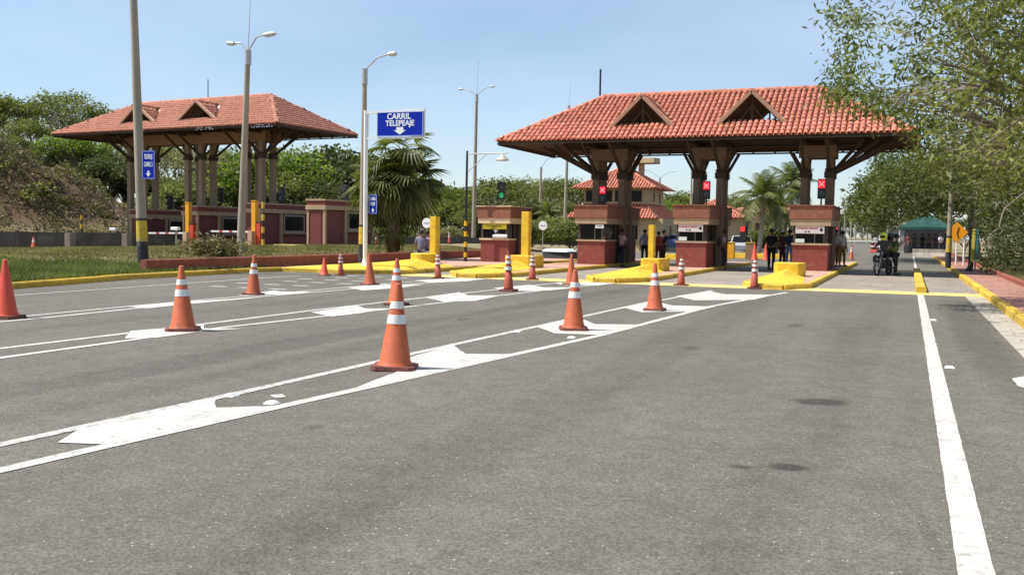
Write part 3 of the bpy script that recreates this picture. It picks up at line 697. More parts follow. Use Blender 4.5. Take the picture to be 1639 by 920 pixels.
# red low wall behind it
t = thing('low_wall', 'long low brick-red wall edging the grass beside the yellow kerb', 'low wall')
_w = [(-20.75, 21.6), (-20.7, 24.0), (-20.65, 27), (-20.65, 34), (-20.65, 41), (-20.65, 52)]
for a, b_ in zip(_w, _w[1:]):
    kerb_run(t, [a, b_], .24, .40, 2.2, wall_red, 'wall_block', z=.10)
b = MB(); b.prism([(-20.9, 21.5), (-20.3, 21.3), (-20.35, 27.1), (-20.6, 27.1), (-20.62, 23)], .02, .135); struct(b.build('kerb_strip', gutter))

# ------------------------------------------------------------------ paint on the road
ZP = .0052
def paint(name, poly, m, z=ZP):
    rj = random.Random(int(abs(poly[0][0])*100)); q = []
    for a, b_ in zip(poly, poly[1:]+poly[:1]):
        A = Vector(a); B = Vector(b_); n = max(1, int((B-A).length/.16)); q.append((A.x, A.y))
        for k in range(1, n): p = A.lerp(B, k/n); q.append((p.x+rj.uniform(-.009, .009), p.y+rj.uniform(-.009, .009)))
    mb = MB(); mb.add([(x, y, z) for x, y in ccw(q)], [tuple(range(len(q)))]); o = mb.build(name, m); return struct(o)
def strip(name, pts, w_, m, z=ZP):
    mb = MB(); rj = random.Random(len(pts)+int(abs(pts[0][0])*10)); L_, R_ = [], []
    if w_ < .3:
        for i, (a, b_) in enumerate(zip(pts, pts[1:])):
            A = Vector(a[:2]); B = Vector(b_[:2]); d = (B-A); n = max(2, int(min(d.length, 32)/.16)); u = d.normalized(); nn = Vector((-u.y, u.x))
            for k in range(n+(i == len(pts)-2)):
                p = A+d*k/n; jj = .0025 if p.y < 14 else .006; L_.append(p+nn*(w_/2+rj.uniform(-jj, jj))); R_.append(p-nn*(w_/2+rj.uniform(-jj, jj)))
        V = [(p.x, p.y, z) for p in L_]+[(p.x, p.y, z) for p in R_]; n = len(L_)
        mb.add(V, [(k, n+k, n+k+1, k+1) for k in range(n-1)]); return struct(mb.build(name, m))
    for i, (a, b_) in enumerate(zip(pts, pts[1:])):
        d = Vector((b_[0]-a[0], b_[1]-a[1])).normalized(); n = Vector((-d.y, d.x))*w_/2
        mb.add([(a[0]+n.x, a[1]+n.y, z), (a[0]-n.x, a[1]-n.y, z), (b_[0]-n.x, b_[1]-n.y, z), (b_[0]+n.x, b_[1]+n.y, z)], [(0, 1, 2, 3)])
    return struct(mb.build(name, m))
def P(*pp): return [G(x, y) for x, y in pp]
strip('white_line', [(.335, -3), (.335, 27.1)], .155, white_paint)
strip('white_line', [(.36, 46), (.4, 110)], .12, white_paint)
strip('white_line', [(-5.66, -2)]+P((0, 712), (370, 632), (720, 553), (1000, 492), (1140, 465)), .12, worn_white)
strip('white_line', [(-5.75, -2), (-5.05, 4.0)]+P((430, 655), (700, 595), (960, 537), (1140, 490), (1260, 468)), .13, white_paint)
strip('white_line', [(-10.3, -2)]+P((0, 558), (300, 522), (500, 497), (700, 474), (900, 452)), .12, white_paint)
strip('white_line', [(-9.3, -2)]+P((0, 573), (350, 525), (620, 495), (900, 461), (990, 453)), .12, white_paint)
strip('white_line', [(-13.1, -2)]+P((0, 510), (210, 490), (440, 470), (680, 449)), .12, worn_white)
strip('white_line', [(-12.75, -2)]+P((90, 507), (300, 485), (500, 468), (750, 447)), .12, white_paint)
strip('white_line', [(-16.2, 8)]+P((20, 473), (250, 457), (480, 441)), .11, worn_white)
blobs = [
 [(92, 709), (124, 689), (372, 632), (345, 640), (346, 653), (447, 650), (430, 656), (175, 712)],
 [(648, 590), (640, 577), (725, 552), (745, 567), (828, 567), (650, 607), (560, 625)],
 [(859, 523), (887, 534), (955, 536), (1024, 520), (952, 519), (932, 511), (918, 508)],
 [(996, 492), (1026, 500), (1110, 499), (1146, 491), (1075, 489), (1045, 481)],
 [(1082, 474), (1112, 481), (1205, 480), (1240, 472), (1160, 471), (1135, 466)],
 [(200, 542), (209, 530), (270, 525), (328, 518), (326, 526), (394, 526), (330, 530), (250, 541)],
 [(497, 500), (531, 507), (610, 497), (560, 503), (622, 494), (584, 494), (572, 489)],
 [(678, 476), (710, 483), (760, 482), (802, 473), (750, 473), (735, 468)],
 [(790, 461), (815, 467), (880, 465), (930, 460), (870, 460), (848, 456)],
 [(885, 453), (905, 457), (960, 457), (985, 453), (950, 452)],
 [(203, 491), (235, 494), (300, 487), (420, 476), (330, 481), (300, 482)],
 [(380, 473), (410, 474), (470, 471), (500, 467), (450, 467), (440, 465)],
 [(555, 460), (580, 465), (640, 461), (680, 455), (640, 456), (615, 455)],
 [(665, 449), (690, 453), (750, 450), (780, 446), (730, 445)],
]
blobs[6] = [(497, 500), (531, 507), (575, 502), (622, 494), (584, 494), (572, 489)]
for bl in blobs: paint('chevron_fill', P(*bl), white_paint, ZP+.0012)
# dashed rumble blocks in the leftmost lane
k = 0
for j, y in enumerate((17.5, 19.0, 20.5, 22.0, 23.3, 24.6, 25.8)):
    for x in (-16.6, -15.7, -14.8):
        xx = x+(.4 if j % 2 else 0)
        if y < 19: continue
        paint('rumble_dash', [(xx, y), (xx+.5, y+.03), (xx+.47, y+.26), (xx+.03, y+.24)], worn_white, ZP+.0006)
# yellow cross bands
strip('yellow_band', [(-15.5, 27.85), (1.86, 27.9)], 1.5, yellow_road, .0058)
strip('yellow_band', [(-2.6, 45.6), (1.7, 45.9)], 1.1, yellow_road, .0058)
strip('yellow_band', [(-7.3, 46), (-4.5, 46)], .5, yellow_road, .0058)
for (px, py, lab_) in ((370, 634, 'white road stud at the far line above the largest near chevron'), (435, 646, 'white road stud touching the tip of the largest near chevron'), (828, 531, 'white road stud on the far line left of the bright banded mid-road cone'), (915, 541, 'white road stud on the near line below the bright banded mid-road cone'), (1305, 465, 'white road stud at the edge of the yellow band right of the rightmost nose'), (1520, 589, 'white road stud nearest, right of the long right-hand white line'), (1494, 513, 'white road stud farther up beside the right-hand white line')):
    x, y = G(px, py); b = MB(); b.box((0, 0, .014), (.11, .10, .022), taper=.6); o = b.build('road_stud', white_metal, None, loc=(x, y, .001)); tag(o, lab_, 'road stud', 'white studs on the road')
paint('paint_smear', P((432, 633), (452, 631), (458, 636), (440, 638)), worn_white, ZP+.001)
paint('paint_smear', P((1620, 606), (1645, 602), (1650, 625), (1628, 618)), white_paint, ZP+.001)
# ------------------------------------------------------------------ left plaza (turned a little, seen over the grass)
LA = R(-5.157)
LP = Vector((-34.115, 46.01, 0))                                   # its near right eave corner
def lloc(u, v, z=0):                                            # u to the left along the front eave, v backwards
    return (LP.x-u*math.cos(LA), LP.y-u*math.sin(LA)*1.0, z) if v == 0 else (LP.x-u*math.cos(LA)-v*math.sin(LA), LP.y-u*math.sin(LA)+v*math.cos(LA), z)
lroot = thing('toll_canopy', 'farther toll canopy on the left with paler weathered tile roof and two small dormers', 'toll canopy', (LP.x, LP.y, 0), 0)
LW, LD, LZ, LR = 19.826, 7.712, 7.543, 2.286
lroot.rotation_euler = (0, 0, LA)
hip_roof(lroot, -LW, 0, 0, LD, LZ, LR, (-12.58, -7.3), tile_old, 0, seed=11, back_dormers=True, dw=1.5, apdrop=.62)
canopy_frame(lroot, [(-16.2, -14.9), (-10.7, -9.45), (-5.45, -4.25)], None, (3.4, 4.4), LZ, LR, -LW, 0, 0, LD, 0, [-.55, -.3, 0], .34, 6.95, 6.0, True, beam_m, column_l)
lm = MB(); lm.tube([(-9.6, 4.1, LZ+LR), (-9.6, 4.1, LZ+LR+1.4)], .03, 6); lm.build('mast', black, lroot)
def left_booth(label, px, ztop, zb, Y, depth=4.9, w_=1.3):
    x, y, _ = atY(px, 330, Y)
    t = thing('toll_booth', label, 'toll booth', (x, y, zb), LA*.6, 'maroon toll booths of the left plaza')
    h = ztop-zb; zg = h*.78
    b = MB(); b.bb(.14, w_-.14, .05, depth-.05, 0, zg*.98); b.build('wall_panel', maroon, t)
    b = MB()
    for xx in (0, w_-.14):
        for yy in (0, depth-.16): q = MB(); q.bb(xx, xx+.14, yy, yy+.16, 0, zg); q.build('pilaster', cream, t)
    q = MB(); q.bb(w_-.13, w_+.01, depth*.40, depth*.40+.18, 0, zg); q.build('pilaster', cream, t)
    b = MB(); b.bb(-.05, w_+.05, -.05, depth+.05, zg, zg+h*.09); b.bb(-.05, w_+.05, -.05, depth+.05, h-.10, h); b.build('band', cream, t)
    b = MB(); b.bb(0, w_, 0, depth, zg+h*.09, h-.102); b.build('fascia', maroon, t)
    f = MB(); ya, yb = depth*.50, depth*.88; f.bb(w_-.142, w_-.06, ya-.1, yb+.1, h*.36, h*.76); fr = f.build('side_window', mat('window_frame_grey', (.3, .27, .25), .6), t)
    g = MB(); g.bb(w_-.08, w_-.045, ya, yb, h*.40, h*.72); g.build('pane', glass, fr)
    s = MB(); s.bb(w_-.14, w_+.02, ya-.25, yb+.3, h*.325, h*.355); s.build('sill', cream, t)
    g = MB(); g.bb(w_-.145, w_-.12, depth*.07, depth*.36, .05, zg-.05); g.build('door', mat('door_maroon', (.15, .035, .03), .6), t)
    f = MB(); f.bb(.3, w_-.3, .02, .052, .1, zg*.9); f.build('front_door', mat('door_maroon', (.15, .035, .03), .6), t)
    return t
left_booth('maroon toll booth on the far left of the left plaza, behind the striped utility pole', 208, 2.62, -.25, 50)
left_booth('maroon toll booth between the two big poles, brush heap in front of it', 292, 2.86, -.05, 49.4)
left_booth('maroon toll booth right of the second pole with a yellow post at its front corner', 390, 3.02, .18, 48.2)
left_booth('maroon toll booth standing clear of the left canopy, beside the blue sign pole', 491, 3.18, .42, 46.2)
def post_box(name, label, px, z0, z1, Y, w_=.28, m=orange_yellow, cat='post', group=None, red=True):
    x, y, _ = atY(px, 380, Y); t = thing(name, label, cat, (x, y, z0), 0, group)
    b = MB(); b.box((0, 0, (z1-z0)/2), (w_, .3, z1-z0)); b.build('shaft', m, t, bevel=.02)
    b = MB(); b.box((0, 0, z1-z0+.02), (w_+.04, .34, .05)); b.build('cap', m, t)
    if red: b = MB(); b.box((w_/2+.16, .05, .75), (.3, .34, 1.5)); b.build('cabinet', mat('cabinet_red', (.6, .07, .03), .5), t, bevel=.02); b = MB(); b.box((w_/2+.16, .05, 1.53), (.32, .36, .05)); b.build('cabinet_lid', black, t)
    return t
post_box('height_post', 'tall orange-yellow post at the corner of the booth behind the brush heap', 302, .1, 2.95, 47.0, .27)
post_box('height_post', 'tall orange-yellow post with red cabinet just right of the second light pole', 408, .25, 3.02, 45.6, .30)
def barrier(label, pa, pb, z, Y, cam_=False):
    a = atY(*pa, Y); b_ = atY(*pb, Y); t = thing('barrier_arm', label, 'barrier arm', (b_[0], b_[1], terr(b_[0], b_[1])), 0, 'lane barriers of the left plaza')
    L = a[0]-b_[0]; h = b_[2]-t.location.z
    m = MB(); m.bar((0, 0, h), (L, 0, h+(a[2]-b_[2])), .06, .10); m.build('arm', white_metal, t)
    m = MB(); m.box((0, 0, h/2), (.3, .3, h+.1)); m.build('housing', mat('barrier_housing', (.5, .32, .22), .6), t, bevel=.02)
    for i in range(3):
        q = MB(); f = .25+i*.25; q.box((L*f, -.036, h+(a[2]-b_[2])*f), (abs(L)*.08, .01, .10)); q.build('stripe', mat('stripe_red', (.5, .05, .04), .5), t)
    return t
barrier('white raised-level barrier arm in front of the leftmost maroon booth', (238, 373), (298, 373), 0, 46.5)
barrier('white barrier arm reaching left from the yellow post by the second pole', (338, 370), (402, 371), 0, 45.3)
barrier('thin white barrier arm over the low grey wall at far left', (66, 379), (108, 379), 0, 50)
barrier('second thin white barrier arm by the grey wall, nearer the canopy', (145, 376), (200, 375), 0, 50)
def cctv(label, px, py, Y):
    x, y, z = atY(px, py, Y); g = terr(x, y); t = thing('camera_post', label, 'camera', (x, y, g), 0, 'lane cameras of the left plaza')
    m = MB(); m.tube([(0, 0, 0), (0, 0, z-g)], .04, 8); m.build('post', grey_metal, t)
    m = MB(); m.box((0, -.05, z-g), (.55, .28, .2)); m.build('housing', white_metal, t, bevel=.04)
cctv('white camera housing on a post before the booth behind the brush heap', 282, 366, 45)
cctv('white camera housing by the grey wall left of the striped pole', 183, 367, 48)
cctv('white camera housing farthest left above the grey wall', 96, 370, 49)
for px, lab in ((160, 'thin dark post by the second camera at far left'), (97, 'thin dark post by the farthest left camera')):
    pass
def striped(label, px, pyb, pyt, rad=.06, bands=4, zb=None, lamp=False, seg=.3, grp=None):
    x, y, z = GT(px, pyb); ztop = atY(px, pyt, y)[2]; t = thing('striped_post', label, 'post', (x, y, z), 0, grp)
    H_ = ztop-z
    m = MB(); m.tube([(0, 0, 0), (0, 0, H_)], [rad, rad*.8], 10); m.build('pole', black, t)
    for i in range(bands):
        q = MB(); q.tube([(0, 0, .1+i*seg*2), (0, 0, .1+i*seg*2+seg)], rad+.006, 10); q.build('yellow_band', yellow, t)
    return t, H_
striped('small black and yellow post by the grey wall at far left', 131, 397, 352, .07)
t_, H_ = striped('black and yellow post with cabinet at the corner of the third maroon booth', 421, 396, 340, .07, 4)
lx, ly = -18.08, 38
t = thing('street_lamp', 'slim black pole with yellow bands and a bracket lamp beside the yellow-notice booth', 'lamp post', (lx, ly, .145))
m = MB(); m.tube([(0, 0, 0), (0, 0, 2.2), (.02, 0, 4.85)], [.075, .06, .045], 12); m.build('pole', black, t)
for i in range(4): q = MB(); q.tube([(0, 0, .18+i*.46), (0, 0, .40+i*.46)], [.082, .08], 12); q.build('yellow_band', yellow, t)
m = MB(); m.tube([(.02, 0, 4.72), (2.0, -.1, 4.72)], .028, 8); m.tube([(.02, 0, 3.9), (1.0, -.05, 4.7)], .018, 8); m.build('bracket', grey_metal, t)
m = MB(); m.lathe([(.05, .26), (.09, .2), (.24, .06), (.28, 0), (.26, -.03)], 18, (1.75, -.1, 4.42)); m.build('lamp_head', mat('dirty_white', (.52, .48, .42), .5, .15, 6), t, smooth=True)

# ------------------------------------------------------------------ tall poles
def conc_pole(label, base, H_, r0, r1, lean=(0, 0), arms=(), mast=0, bands=False, cat='light pole', name='light_pole', group=None):
    t = thing(name, label, cat, base, 0, group)
    m = MB(); N_ = 8; pts = [(lean[0]*i/N_, lean[1]*i/N_, H_*i/N_) for i in range(N_+1)]
    m.tube(pts, [r0+(r1-r0)*i/N_ for i in range(N_+1)], 16); m.build('pole', pole_conc, t, smooth=True)
    if bands:
        m = MB(); m.tube([(lean[0]*z/H_, lean[1]*z/H_, z) for z in (0, .35, .72)], [r0+.006]*2+[r0+.002], 16); m.build('black_band', mat('band_black', (.03, .03, .035), .7, .2, 6, dirt=(.12, .11, .1)), t, smooth=True)
        m = MB(); m.tube([(lean[0]*z/H_, lean[1]*z/H_, z) for z in (.725, 1.38)], [r0+.005, r0-.002], 16); m.build('yellow_band', mat('band_yellow', (.55, .40, .04), .75, .15, 8, dirt=(.35, .3, .2)), t, smooth=True)
        m = MB(); m.tube([(lean[0]*z/H_, lean[1]*z/H_, z) for z in (1.385, 1.46)], [r0+.001, r0-.002], 16); m.build('dark_ring', black, t)
    tip = Vector((lean[0], lean[1], H_))
    for (dx, dz, L, dz2) in arms:
        a = MB(); k = tip+Vector((dx*.55, 0, dz)); e = tip+Vector((dx, 0, dz+dz2)); a.tube([tip+Vector((0, 0, -.25)), tip+Vector((0, 0, -.02)), k, e], .03, 8); arm = a.build('lamp_arm', grey_metal, t)
        s = 1 if dx > 0 else -1
        h = MB(); M = Matrix.Translation(e+Vector((s*L*.5, 0, .0))) @ Matrix.Rotation(-s*R(6), 4, 'Y')
        h.box((0, 0, .03), (L, .26, .10), M=M, taper=.7); h.box((s*.02, 0, -.045), (L*.62, .20, .06), M=M); h.build('lamp_head', mat('lamp_grey', (.55, .56, .56), .35, .05, 8), t, bevel=.02)
    c = MB(); c.tube([tip+Vector((0, 0, -.55)), tip+Vector((0, 0, .03))], r1+.03, 12); c.build('head_clamp', grey_metal, t)
    if mast: a = MB(); a.tube([tip, tip+Vector((.12, 0, mast))], [.02, .01], 6); a.build('lightning_rod', grey_metal, t)
    return t
p = GT(229, 423)
ztop = atY(214, -60, p[1])[2]; xt = atY(211.5, -60, p[1])[0]
conc_pole('tall leaning concrete pole with yellow and black bands and a small blue sign on it', p, ztop-p[2], .165, .105, (xt-p[0], 0), bands=True, cat='utility pole', name='utility_pole')
POLE1 = p
p = GT(385, 404); tt = atY(397, 82, p[1])
conc_pole('tall concrete light pole with two lamp arms on the grass left of the gantry sign', p, tt[2]-p[2], .165, .10, (tt[0]-p[0], 0), arms=((-.62, .34, .42, .0), (.72, .50, .62, .08)), mast=2.0)
q = MB(); q.box((p[0]+.25, p[1]-.3, p[2]+.25), (.1, .1, .5)); tag(q.build('stake', pale_bark), 'short pale wooden stake at the foot of the second light pole', 'stake')
tt = atY(582, 112, 31.5); conc_pole('concrete light pole with one lamp arm right behind the white sign post', (tt[0], 31.5, .2), tt[2]-.2, .15, .085, (.05, 0), arms=((1.0, .42, .38, .10),), bands=True)
p = (-30.75, 66, .3); tt = atY(763, 152, 66)
conc_pole('distant double-arm light pole with rod seen just right of the black bracket lamp', p, tt[2]-p[2], .17, .10, (tt[0]-p[0], 0), arms=((-1.15, .35, .35, .12), (1.1, .40, .35, .16)), mast=2.6)
def far_pole(label, px, pyb, pyt, D, arms=(), r0=.15, mast=0, bands=False, lean=0, gr='distant light poles'):
    b_ = atD(px, pyb, D); tt = atD(px+lean, pyt, D); z0 = max(-.1, terr(b_[0], b_[1]))
    return conc_pole(label, (b_[0], b_[1], z0), tt[2]-z0, r0, r0*.6, (tt[0]-b_[0], 0), arms=arms, mast=mast, bands=bands, group=gr)
far_pole('distant concrete pole left of the control building, yellow band at its foot', 903, 391, 170, 78, mast=1.8, bands=True, lean=8)
far_pole('distant light pole with one arm, above the hedge right of the booth with yellow notice', 864, 385, 268, 88, arms=((1.0, .7, .4, .2),), lean=2)
far_pole('distant double-arm light pole right of the control building roof', 1056, 380, 285, 120, arms=((-1.7, .7, .4, .3), (1.5, .6, .4, .2)))
far_pole('distant plain pole left of the middle group of columns', 1106, 380, 270, 110, r0=.17, lean=1)
far_pole('distant light pole between the two coconut palms', 1249, 385, 298, 80, arms=((-.7, .4, .4, .2), (.5, .4, .4, .2)), r0=.13)
far_pole('white-lit distant pole behind the fan palm', 671, 395, 262, 72, arms=((.8, .5, .4, .1),), r0=.14)
for i, (px, top, D, lab) in enumerate(((1343, 330, 120, 'dark distant pole just right of the last booth'), (1352, 332, 120, 'pale distant pole just right of the last booth'), (1362, 355, 170, 'distant roadside pole left of the motorcycle, leftmost of the pale row'), (1369, 360, 190, 'second of the pale distant roadside poles left of the motorcycle'), (1382, 365, 210, 'third of the pale distant roadside poles left of the motorcycle'), (1388, 362, 200, 'fourth of the pale distant roadside poles left of the motorcycle'), (1397, 366, 230, 'distant roadside pole right above the motorcycle rider'), (1421, 350, 95, 'distant roadside pole rising from behind the second rider'), (1405, 368, 240, 'farthest small roadside pole above the motorcycle'))):
    far_pole(lab, px, 392, top, D, r0=.17)

# ------------------------------------------------------------------ signs
def arrow_down(w_, h_, shaft, neck=.5):
    return [(-shaft/2, h_/2), (-shaft/2, h_/2-h_*neck), (-w_/2, h_/2-h_*neck), (0, -h_/2), (w_/2, h_/2-h_*neck), (shaft/2, h_/2-h_*neck), (shaft/2, h_/2)]
def poly_face(name, pts, m, parent, loc, th=.004):
    mb = MB(); n = len(pts); pts = ccw(pts); mb.prism([(x, y) for x, y in pts], 0, th); o = mb.build(name, m, parent, loc=loc); o.rotation_euler = (R(90), 0, 0); return o
SY = 28.5
t = thing('gantry_sign', 'blue CARRIL TELEPEAJE board on a white post and frame before the palm', 'road sign', (-17.42, SY, .15), R(2.5))
m = MB(); m.tube([(0, 0, 0), (0, 0, 5.42)], .075, 16); m.build('post', white_metal, t, smooth=True)
m = MB(); m.lathe([(.22, 0), (.16, .05), (.10, .22), (.08, .3)], 16); m.build('post_foot', white_metal, t, smooth=True)
m = MB(); m.bar((.0, -.02, 5.34), (2.24, -.02, 5.38), .08, .09); m.bar((.0, -.02, 4.46), (2.24, -.02, 4.46), .07, .06); m.bar((2.23, -.02, 4.44), (2.23, -.02, 5.42), .05, .05); m.bar((.12, -.02, 4.46), (.12, -.02, 5.34), .02, .02); m.build('frame', white_metal, t)
m = MB(); m.box((1.34, -.06, 4.92), (1.74, .03, .82)); sb = m.build('board', sign_blue, t)
for (c, d) in (((1.34, -.078, 5.318), (1.74, .01, .022)), ((1.34, -.078, 4.522), (1.74, .01, .022)), ((.482, -.078, 4.92), (.022, .01, .78)), ((2.198, -.078, 4.92), (.022, .01, .78))):
    m = MB(); m.box(c, d); m.build('border', mat('border_pale', (.35, .42, .75), .5), sb)
text('lettering', 'CARRIL', .27, sign_white, sb, (1.30, -.078, 5.17), bold=.006)
text('lettering', 'TELEPEAJE', .26, sign_white, sb, (1.34, -.078, 4.94), sx=.92, bold=.006)
poly_face('arrow', arrow_down(.46, .25, .26, .42), sign_white, sb, (1.34, -.077, 4.69))
def small_sign(label, x, y, zc, w_, h_, lines, rz=0):
    t = thing('lane_sign', label, 'road sign', (x, y, zc), rz, None)
    m = MB(); m.box((0, 0, 0), (w_, .02, h_)); m.build('plate', sign_blue, t, bevel=.005)
    m = MB(); m.box((0, .03, 0), (w_*.2, .05, h_*.8)); m.build('bracket', grey_metal, t)
    for c, d in (((0, -.013, h_/2-.02), (w_-.02, .006, .018)), ((0, -.013, -h_/2+.02), (w_-.02, .006, .018)), ((-w_/2+.02, -.013, 0), (.018, .006, h_-.06)), ((w_/2-.02, -.013, 0), (.018, .006, h_-.06))):
        m = MB(); m.box(c, d); m.build('border', mat('border_pale', (.35, .42, .75), .5), t)
    z = h_/2-h_*.22
    for s_ in lines: text('lettering', s_, h_*.235, sign_white, t, (0, -.0125, z), sx=w_*.86/(len(s_)*h_*.235*.66), bold=.003); z -= h_*.27
    poly_face('arrow', arrow_down(w_*.36, h_*.22, w_*.13, .4), sign_white, t, (0, -.012, -h_*.32))
    return t
x, y, z = atY(237, 264, POLE1[1]-.25); small_sign('small blue TELEPEAJE CARRIL 5 plate with a down arrow, mounted on the leaning striped pole', x+.02, y, z, .46, .88, ('TELEPEAJE', 'CARRIL 5'), R(8))
x, y, z = atY(595.5, 327, SY+.05); small_sign('small blue plate with down arrow attached low to the white sign post by the palm', x+.04, y, z, .33, .66, ('CARRIL', 'TELEP.'))
def round_sign(label, px, py, pyb, Y, r_=.24):
    x, y, z = atY(px, py, Y); g = max(.14, terr(x, y)); t = thing('round_sign', label, 'road sign', (x, y, g))
    m = MB(); m.tube([(0, .03, 0), (0, .03, z-g+r_*.8)], .025, 8); m.build('post', grey_metal, t)
    m = MB(); M = Matrix.Translation((0, 0, z-g)) @ Matrix.Rotation(R(90), 4, 'X'); m.lathe([(r_, -.01), (r_, .01)], 24, M=M); m.build('disc', sign_white, t)
    m = MB(); m.box((0, -.014, z-g), (r_*1.3, .006, .03)); m.build('mark', mat('sign_grey', (.2, .2, .2), .6), t)
round_sign('small round white sign between the fan palm and the yellow pillar', 683, 357, 400, 37, .22)
round_sign('round white sign in the greenery right of the booth with yellow notice', 869, 361, 400, 47, .24)
# right side signs
x, y = 3.35, 57
X0, Y0, Z0 = atY(1532, 372, 52); t = thing('warning_sign', 'orange diamond warning sign with bent arrow right of the green tent', 'road sign', (X0, Y0, .16))
M = Matrix.Translation((0, 0, Z0-.16)) @ Matrix.Rotation(R(45), 4, 'Y'); m = MB(); m.box((0, 0, 0), (.72, .02, .72), M=M); pl = m.build('plate', mat('sign_orange', (.85, .33, .01), .5, .04, 5), t, bevel=.01)
m = MB(); m.tube([(0, .04, 0), (0, .04, Z0-.5)], .035, 8); m.tube([(.34, .06, 0), (.34, .06, Z0+.1)], .04, 8); m.build('post', white_metal, t)
m = MB(); m.bar((.08, -.016, Z0-.46), (.01, -.016, Z0-.18), .012, .06); m.bar((.01, -.016, Z0-.20), (.08, -.016, Z0+.08), .012, .06); m.build('arrow', black, pl)
p = (2.75, 47.5, .15); tt = atY(1523, 250, 47.5)
conc_pole('pale roadside pole with yellow band and dark foot, before the orange diamond sign', (tt[0]+.05, 47.5, .15), 6.2, .12, .07, (0, 0), bands=True, cat='utility pole', name='utility_pole')
bx, by, bz = G(1521, 426, .15)[0], G(1521, 426, .15)[1], .15
t = thing('bollard_post', 'thin black post with a flared foot on the red pavement', 'post', (2.35, 44.0, .15))
m = MB(); m.tube([(0, 0, 0), (0, 0, 2.6)], .035, 10); m.build('shaft', black, t); m = MB(); m.lathe([(.17, 0), (.15, .04), (.06, .16), (.04, .22)], 14); m.build('foot', black, t)
X0, Y0, _ = atY(1562, 395, 46); t = thing('marker_post', 'slanted blue-green and yellow painted board post on the grass at right', 'post', (X0, Y0, .17))
m = MB(); m.bar((0, 0, 0), (.06, 0, 1.75), .07, .05); m.build('blue_board', mat('board_teal', (.02, .25, .32), .5), t); m = MB(); m.bar((-.14, .05, .3), (-.08, .05, 1.75), .14, .12); m.build('yellow_board', mat('board_yellow', (.62, .55, .08), .6), t); m = MB(); m.bar((-.14, .05, 0), (-.13, .05, .3), .15, .13); m.build('dark_foot', black, t)

# ------------------------------------------------------------------ traffic cones
def cone_proto(kind):
    m0 = {'band': cone_o, 'plain': cone_red, 'multi': cone_dull, 'plain2': cone_o}[kind]
    c = {}
    b = MB(); s = .21
    oc = [(-s, -s+.05), (-s+.05, -s), (s-.05, -s), (s, -s+.05), (s, s-.05), (s-.05, s), (-s+.05, s), (-s, s-.05)]
    b.prism(oc, 0, .045, inset=.03); c['base'] = (b.mesh('base', cone_base), cone_base)
    b = MB()
    if kind == 'multi':
        b.lathe([(.125, .045), (.118, .09), (.088, .46), (.062, .475), (.09, .50), (.085, .62), (.055, .64), (.075, .66), (.07, .76), (.042, .78), (.056, .80), (.05, .87), (.025, .89), (.02, .93), (.026, .96)], 20); c['body'] = (b.mesh('body', m0, True), m0)
        b = MB(); b.lathe([(.098, .52), (.094, .60)], 20, cap=False); b.lathe([(.083, .675), (.078, .745)], 20, cap=False); b.lathe([(.062, .808), (.056, .86)], 20, cap=False); c['reflective_bands'] = (b.mesh('bands', reflect, True), reflect)
    else:
        r0, r1 = .150, .030
        b.lathe([(.175, .045), (.165, .065), (r0, .09), (r1, .93), (.026, .94), (.020, .90)], 24, cap=False); c['body'] = (b.mesh('body', m0, True), m0)
        if kind == 'band':
            rr = lambda z: r0+(r1-r0)*(z-.09)/.84+.003
            for nm, a, z in (('wide_band', .50, .60), ('narrow_band', .665, .745)):
                b = MB(); b.lathe([(rr(a), a), (rr(z), z)], 24, cap=False); c[nm] = (b.mesh(nm, reflect, True), reflect)
    return c
CP = {k: cone_proto(k) for k in ('band', 'plain', 'plain2', 'multi')}
def cone(px, py, kind, H_, label, rz=0., wide=1.):
    x, y = G(px, py); r_ = random.Random(int(px))
    t = thing('traffic_cone', label, 'traffic cone', (x, y, .0045), rz or r_.uniform(-.5, .5), 'traffic cones on the road')
    t.rotation_euler.x = r_.uniform(-.022, .022); t.rotation_euler.y = r_.uniform(-.028, .028); t.scale = (wide, wide, H_/.94)
    for nm, (me, m) in CP[kind].items():
        if nm == 'base' and kind == 'multi': pass
        o = link(nm, me, t)
cone(632, 590, 'band', .92, 'largest nearest orange cone with two white bands and dark square base', rz=.35, wide=1.12)
cone(293, 529, 'band', .93, 'orange banded cone standing on a white chevron in the middle of the left lanes', rz=.6, wide=1.1)
cone(405, 472, 'band', .88, 'orange banded cone left of centre in front of the long red wall', rz=.2)
cone(634, 488, 'band', .92, 'orange banded cone right behind the nearest cone, mostly hidden by it', rz=.1, wide=1.05)
cone(918, 528, 'band', .93, 'bright orange banded cone in mid road on a chevron, a plain one close behind it', rz=.4, wide=1.05)
cone(1048, 497, 'band', .92, 'orange banded cone on the chevron in front of the middle island nose', rz=.1)
cone(10, 509, 'plain', .93, 'plain bright red cone cut by the left edge of the view', rz=.3, wide=1.1)
cone(592, 456, 'plain2', .84, 'plain orange cone without bands just right of the white sign post foot')
cone(914, 456, 'plain2', .88, 'plain orange cone directly behind the bright banded cone')
cone(519, 441, 'plain', .56, 'small plain red cone at the kerb left of the sign post', wide=.85)
cone(545, 441, 'multi', .74, 'slim dark ringed cone by the kerb next to the small red cone', wide=.75)
cone(701, 446, 'multi', .80, 'ringed white and dull red cone before the leftmost yellow pillar', wide=.9)
cone(814, 466, 'multi', .96, 'dark maroon ringed cone nearest in front of the yellow-notice booth', wide=1.0)
cone(852, 448, 'multi', .82, 'ringed cone close to the yellow nose of the second island', wide=.95)
cone(1090, 457, 'multi', .84, 'ringed cone right of the middle yellow nose', wide=.95)
cone(1207, 462, 'multi', .86, 'ringed cone at the tip of the rightmost yellow nose', wide=.9)
